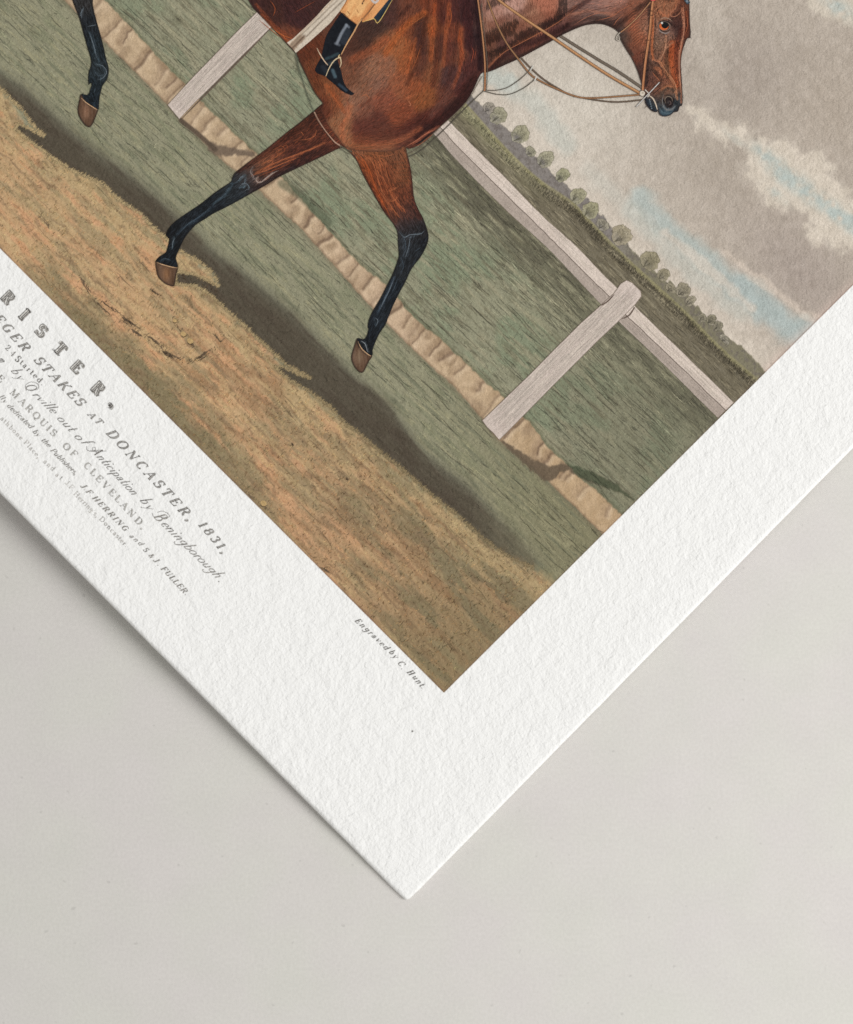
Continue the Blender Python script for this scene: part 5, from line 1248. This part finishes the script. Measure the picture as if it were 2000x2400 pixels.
LO = {
 'a': (.54, [('C', [(.1, .48), (.2, .6), (.34, .58), (.38, .44)]), ('K', [(.38, .46), (.38, .06), (.48, .02)]), ('C', arc(.24, .17, .15, .17, 60, 320, 10))]),
 'b': (.58, [('K', [(.14, 0), (.14, 1)]), ('C', arc(.28, .3, .2, .3, 130, -130, 12)), ('S', .1, 1, .06)]),
 'c': (.48, [('C', arc(.28, .3, .2, .3, 50, 310, 12)), ('D', .4, .48, .05)]),
 'd': (.6, [('C', arc(.28, .3, .2, .3, 50, 310, 12)), ('K', [(.46, 1), (.46, 0)]), ('S', .5, 0, .06), ('S', .42, 1, .06)]),
 'e': (.5, [('C', arc(.27, .3, .2, .3, 0, 310, 14)), ('N', [(.07, .32), (.47, .32)])]),
 'f': (.38, [('K', [(.16, 0), (.16, .8)]), ('C', [(.16, .8), (.22, 1), (.38, .96)]), ('N', [(.02, .6), (.34, .6)]), ('S', .16, 0, .1)]),
 'g': (.54, [('C', arc(.25, .36, .18, .24, 0, 360, 14)), ('K', [(.44, .6), (.44, -.12)]), ('C', [(.44, -.12), (.34, -.36), (.12, -.34), (.06, -.22)])]),
 'h': (.62, [('K', [(.14, 0), (.14, 1)]), ('C', [(.14, .44), (.28, .6), (.42, .56), (.46, .42)]), ('K', [(.46, .44), (.46, 0)]), ('S', .14, 0, .1), ('S', .46, 0, .1), ('S', .1, 1, .06)]),
 'i': (.3, [('K', [(.15, 0), (.15, .6)]), ('D', .16, .84, .075), ('S', .15, 0, .1), ('S', .11, .6, .06)]),
 'l': (.3, [('K', [(.15, 0), (.15, 1)]), ('S', .15, 0, .1), ('S', .11, 1, .06)]),
 'm': (.92, [('K', [(.14, 0), (.14, .6)]), ('C', [(.14, .44), (.26, .6), (.38, .56), (.42, .42)]), ('K', [(.42, .44), (.42, 0)]), ('C', [(.42, .44), (.54, .6), (.68, .56), (.72, .42)]), ('K', [(.72, .44), (.72, 0)]), ('S', .14, 0, .1), ('S', .42, 0, .1), ('S', .74, 0, .1)]),
 'n': (.62, [('K', [(.14, 0), (.14, .6)]), ('C', [(.14, .44), (.28, .6), (.42, .56), (.46, .42)]), ('K', [(.46, .44), (.46, 0)]), ('S', .14, 0, .1), ('S', .46, 0, .1), ('S', .1, .6, .06)]),
 'o': (.54, [('C', arc(.27, .3, .21, .3, 90, 450, 18))]),
 'p': (.58, [('K', [(.14, -.36), (.14, .6)]), ('C', arc(.28, .3, .2, .3, 130, -130, 12)), ('S', .14, -.36, .1), ('S', .1, .6, .06)]),
 'r': (.42, [('K', [(.14, 0), (.14, .6)]), ('C', [(.14, .4), (.24, .58), (.34, .58)]), ('D', .36, .52, .055), ('S', .14, 0, .1)]),
 's': (.42, [('C', arc(.22, .45, .14, .15, 40, 250, 8) + arc(.22, .16, .16, .16, 80, -150, 9))]),
 't': (.36, [('K', [(.16, .86), (.16, .1)]), ('C', [(.16, .1), (.24, 0), (.36, .08)]), ('N', [(.02, .6), (.34, .6)])]),
 'u': (.62, [('K', [(.14, .6), (.14, .14)]), ('C', [(.14, .16), (.2, .02), (.34, .04), (.46, .18)]), ('K', [(.46, .6), (.46, 0)]), ('S', .5, 0, .06), ('S', .1, .6, .06)]),
 'v': (.54, [('K', [(.08, .6), (.26, 0)]), ('N', [(.26, 0), (.46, .6)]), ('S', .08, .6, .09), ('S', .46, .6, .08)]),
 'y': (.54, [('K', [(.08, .6), (.28, 0)]), ('N', [(.46, .6), (.28, 0), (.16, -.3)]), ('D', .12, -.28, .06), ('S', .08, .6, .09), ('S', .46, .6, .08)]),
}
UP.update(LO)

BD = np.array([.7015, .7127]); BU = np.array([.7127, -.7015])     # reading direction and letter-up on the sheet
class Text(Strokes):
    def glyph(self, ch, org, h, slant, wx, thick, thin, rgb, serif=True, tall=1.0):
        adv, st = UP[ch]
        sl = math.tan(math.radians(slant))
        def T(p):
            p = np.array(p, float)
            p[:, 1] = np.where(p[:, 1] > .6, .6 + (p[:, 1] - .6) * tall, np.where(p[:, 1] < 0, p[:, 1] * (1 + (tall - 1) * .6), p[:, 1]))
            return org + np.outer(p[:, 0] * wx * h + p[:, 1] * sl * h, BD) + np.outer(p[:, 1] * h, BU)
        for s in st:
            k = s[0]
            if k == 'K': self.ribbon(T(s[1]), thick * h, rgb)
            elif k == 'k': self.ribbon(T(s[1]), thick * h * .55, rgb)
            elif k == 'N': self.ribbon(T(s[1]), thin * h, rgb)
            elif k == 'C':
                p = smooth(s[1], 3) if len(s[1]) > 2 else np.asarray(s[1], float)
                d = np.gradient(p, axis=0); d /= np.linalg.norm(d, axis=1)[:, None] + 1e-9
                w = thin + (thick - thin) * np.abs(d[:, 1]) ** 1.4
                self.ribbon(T(p), w * h, rgb)
            elif k == 'S' and serif:
                self.ribbon(T([(s[1] - s[3] / wx * 1.15, s[2]), (s[1] + s[3] / wx * 1.15, s[2])]), thin * h * 1.5, rgb)
            elif k == 'D':
                c = T([(s[1], s[2])])[0]; self.disc(c[0], c[1], s[3] * h, rgb, 9)
    def word(self, txt, c0, c1, h, slant=0, thick=.2, thin=.06, rgb=(70, 66, 62), serif=True, mid=None, wmax=1.3, fade=None, xh=False, tall=1.0):
        """letters spread so that the middle of the first sits at c0 and of the last at c1"""
        c0 = np.asarray(c0, float); c1 = np.asarray(c1, float)
        adv = np.array([UP[c][0] for c in txt]); cum = np.concatenate([[0], np.cumsum(adv)]); ctr = cum[:-1] + adv / 2
        L = np.linalg.norm(c1 - c0)
        span = ctr[-1] - ctr[0]
        sc = L / (span * h) if span > 0 else 1.0
        wx = min(sc * .98, wmax)
        bd = (c1 - c0) / L if L > 0 else BD
        m = .5 if not xh else .3
        for i, ch in enumerate(txt):
            pos = c0 + bd * (ctr[i] - ctr[0]) * h * sc if span > 0 else c0
            org = pos - BU * h * m - BD * (UP[ch][0] / 2 * wx * h + m * math.tan(math.radians(slant)) * h)
            r = np.asarray(rgb, float)
            if fade is not None: r = r + (np.asarray(fade, float) - r) * (i / max(1, len(txt) - 1))
            self.glyph(ch, org, h, slant, wx, thick, thin, r * rng.uniform(.94, 1.06), serif, tall)

DK = (108, 104, 99); MD = (138, 134, 128); LT = (180, 176, 170)
PAPERC = (232, 230, 226)
# title, ornamented with a drop shade
S = Text()
TI = [('C', (-95, 578)), ('H', (-62, 612)), ('O', (-24, 652)), ('R', (19, 697)), ('I', (57, 736)), ('S', (97, 774)), ('T', (141, 816)), ('E', (181, 859)), ('R', (230, 910)), (',', (257, 950))]
for off, th, tn, rgb in (((2.4, 3.0), .30, .13, (158, 154, 148)), ((0, 0), .36, .125, (92, 88, 84)), ((0, 0), .24, .045, (212, 209, 203)), ((.8, .4), .07, .01, (92, 88, 84))):
    for ch, (tx, ty) in TI:
        h = 27.0; wx = 1.02
        if ch == ',':
            if th > .3 or off[0] > 1:
                q = np.array([tx, ty], float) + np.array(off)
                S.disc(q[0], q[1], 3.2, rgb, 12)
                S.ribbon(smooth([q + (-4, -3), q + (1, -6), q + (6, -1), q + (3, 6), q + (-4, 5)], 6), 2.4, rgb, (.4, .2))
            continue
        else: org = np.array([tx, ty], float) - BU * h * .5 - BD * (UP[ch][0] / 2 * wx * h)
        S.glyph(ch, org + np.array(off), h, 0, wx, th, tn, rgb, serif=(tn > .05))
    if th == .36:
        for ch, (tx, ty) in TI:
            if ch == ',': continue
            c = np.array([tx, ty], float); w = UP[ch][0] * .40 * 27
            for a, b in ((-1, -.5), (1, -.5), (-1, .5), (.8, .5)):
                q = c + BD * w * a + BU * 27 * b * .96
                t_ = np.linspace(0, 5.2, 9); rr = 2.8 - t_ * .35
                S.ribbon(np.stack([q[0] + rr * np.cos(t_), q[1] + rr * np.sin(t_)], -1), 1.4, (80, 76, 72))
S.build("lettering", 2, M_TEXT, PRINT)
# second line, slanted decorated capitals
S = Text()
L2 = (("LEGER", (-18, 728), (59, 813), 20), ("STAKES", (94, 846), (189, 942), 20), ("AT", (217, 974), (233, 988), 14), ("DONCASTER,", (266, 1019), (449, 1215), 20), ("1831,", (477, 1230), (529, 1292), 18))
for t_, a, b, h in L2: S.word(t_, a, b, h, 25, .25, .08, DK)
for t_, a, b, h in L2: S.word(t_, a, b, h, 24, .10, .004, (176, 173, 168), serif=False)
S.build("lettering", 2, M_TEXT, PRINT)
S = Text()
S.word("-", (-8, 796), (-8, 796), 15, 0)
S.word("24", (19, 815), (31, 828), 13, 0, .15, .06, DK)
S.word("S", (43, 841), (43, 841), 15, 0, .2, .07, DK)
S.word("tarted.", (50, 850), (100, 900), 13, 0, .18, .06, DK, xh=True)
S.build("lettering", 2, M_TEXT, PRINT)
# flowing script line
S = Text()
SC = dict(slant=38, thick=.125, thin=.045, serif=False, wmax=1.6, tall=1.75)
def script(t_, a, b, h, rgb=DK, fade=None): S.word(t_, a, b, h, rgb=rgb, xh=True, fade=fade, **SC)
script("m", (3, 845), (3, 845), 16)
script("by", (35, 872), (47, 886), 17)
S.word("O", (74, 909), (74, 909), 20, 30, .12, .05, DK, serif=False)
S.ribbon(smooth([(62, 916), (60, 903), (74, 895), (90, 901), (88, 912), (76, 914)], 6), 1.0, (110, 106, 102))
script("rville", (84, 927), (124, 964), 17)
script("out", (143, 984), (166, 1007), 17); script("of", (184, 1026), (198, 1038), 18)
S.ribbon(smooth([(203, 1046), (205, 1055), (220, 1058), (224, 1049), (217, 1050), (222, 1058), (250, 1057)], 6), 1.0, (104, 100, 96))
S.word("A", (229, 1058), (229, 1058), 22, 30, .13, .05, DK, serif=False)
script("nticipation", (236, 1074), (312, 1155), 17)
script("by", (338, 1176), (350, 1190), 18)
S.word("B", (378, 1213), (378, 1213), 24, 30, .13, .05, MD, serif=False)
S.ribbon(smooth([(357, 1202), (361, 1211), (376, 1212), (396, 1212), (394, 1204), (380, 1198), (369, 1201)], 6), 1.0, (120, 116, 112))
script("eningborough", (387, 1231), (508, 1349), 18, DK, (150, 146, 140))
S.disc(513, 1363, 1.4, MD)
S.build("lettering", 2, M_TEXT, PRINT)
# shaded roman capitals
S = Text()
for t_, a, b in (("THE", (-30, 853), (2, 887)), ("MARQUIS", (35, 923), (126, 1014)), ("OF", (157, 1047), (174, 1063)), ("CLEVELAND,", (206, 1092), (337, 1233))):
    S.word(t_, a, b, 15, 0, .24, .06, MD)
for t_, a, b in (("MARQUIS", (35, 923), (126, 1014)), ("OF", (157, 1047), (174, 1063)), ("CLEVELAND,", (206, 1092), (337, 1233))):
    S.word(t_, a, b, 15, 0, .09, .004, (212, 210, 204), serif=False)
S.build("lettering", 2, M_TEXT, PRINT)
S = Text()
for t_, a, b in (("lly", (2, 930), (11, 941)), ("dedicated", (22, 953), (71, 1000)), ("by", (82, 1013), (89, 1020)), ("the", (101, 1032), (114, 1044)), ("Publishers,", (124, 1058), (178, 1111))):
    S.word(t_, a, b, 12, 24, .17, .07, MD, xh=True, serif=False)
S.build("lettering", 2, M_TEXT, PRINT)
S = Text()
S.word("J.F.HERRING", (197, 1140), (294, 1238), 12, 24, .26, .08, MD)
S.word("and", (309, 1258), (329, 1275), 12, 28, .16, .06, MD, xh=True, serif=False)
S.word("S", (343, 1289), (343, 1289), 12, 20, .2, .08, MD); S.word("&", (356, 1303), (356, 1303), 11, 20, .18, .08, MD)
S.word("J.", (367, 1314), (375, 1323), 12, 20, .22, .08, MD); S.word("FULLER.", (386, 1334), (440, 1392), 12, 22, .24, .08, MD)
S.build("lettering", 2, M_TEXT, PRINT)
S = Text()
for t_, a, b, r in (("athbone", (5, 982), (49, 1027), LT), ("Place,", (61, 1039), (90, 1071), LT), ("and", (106, 1083), (123, 1099), LT), ("at", (134, 1114), (143, 1121), (168, 164, 158)), ("J.F.", (157, 1133), (172, 1149), (190, 187, 181)), ("Herring's,", (179, 1160), (227, 1209), (190, 186, 180)), ("Doncaster.", (239, 1219), (296, 1280), (164, 160, 154))):
    S.word(t_, a, b, 11, 0, .15, .07, r, xh=True)
S.build("lettering", 2, M_TEXT, PRINT)
S = Text()
S.word("E", (841, 1456), (841, 1456), 13, 25, .2, .07, DK)
for t_, a, b in (("ngraved", (850, 1467), (905, 1519)), ("by", (918, 1530), (926, 1540))): S.word(t_, a, b, 13, 26, .17, .06, DK, xh=True)
S.word("C.", (942, 1556), (948, 1566), 13, 25, .18, .06, DK); S.word("H", (964, 1577), (964, 1577), 13, 25, .2, .07, DK); S.word("unt.", (973, 1589), (992, 1612), 13, 26, .17, .06, DK, xh=True)
S.build("lettering", 2, M_TEXT, PRINT)
# a fibre speck in the sheet
S = Strokes(); S.disc(967, 1714, 2.2, (120, 116, 110), 9)
S.build("paper_fleck", 2, M_TEXT, PRINT)
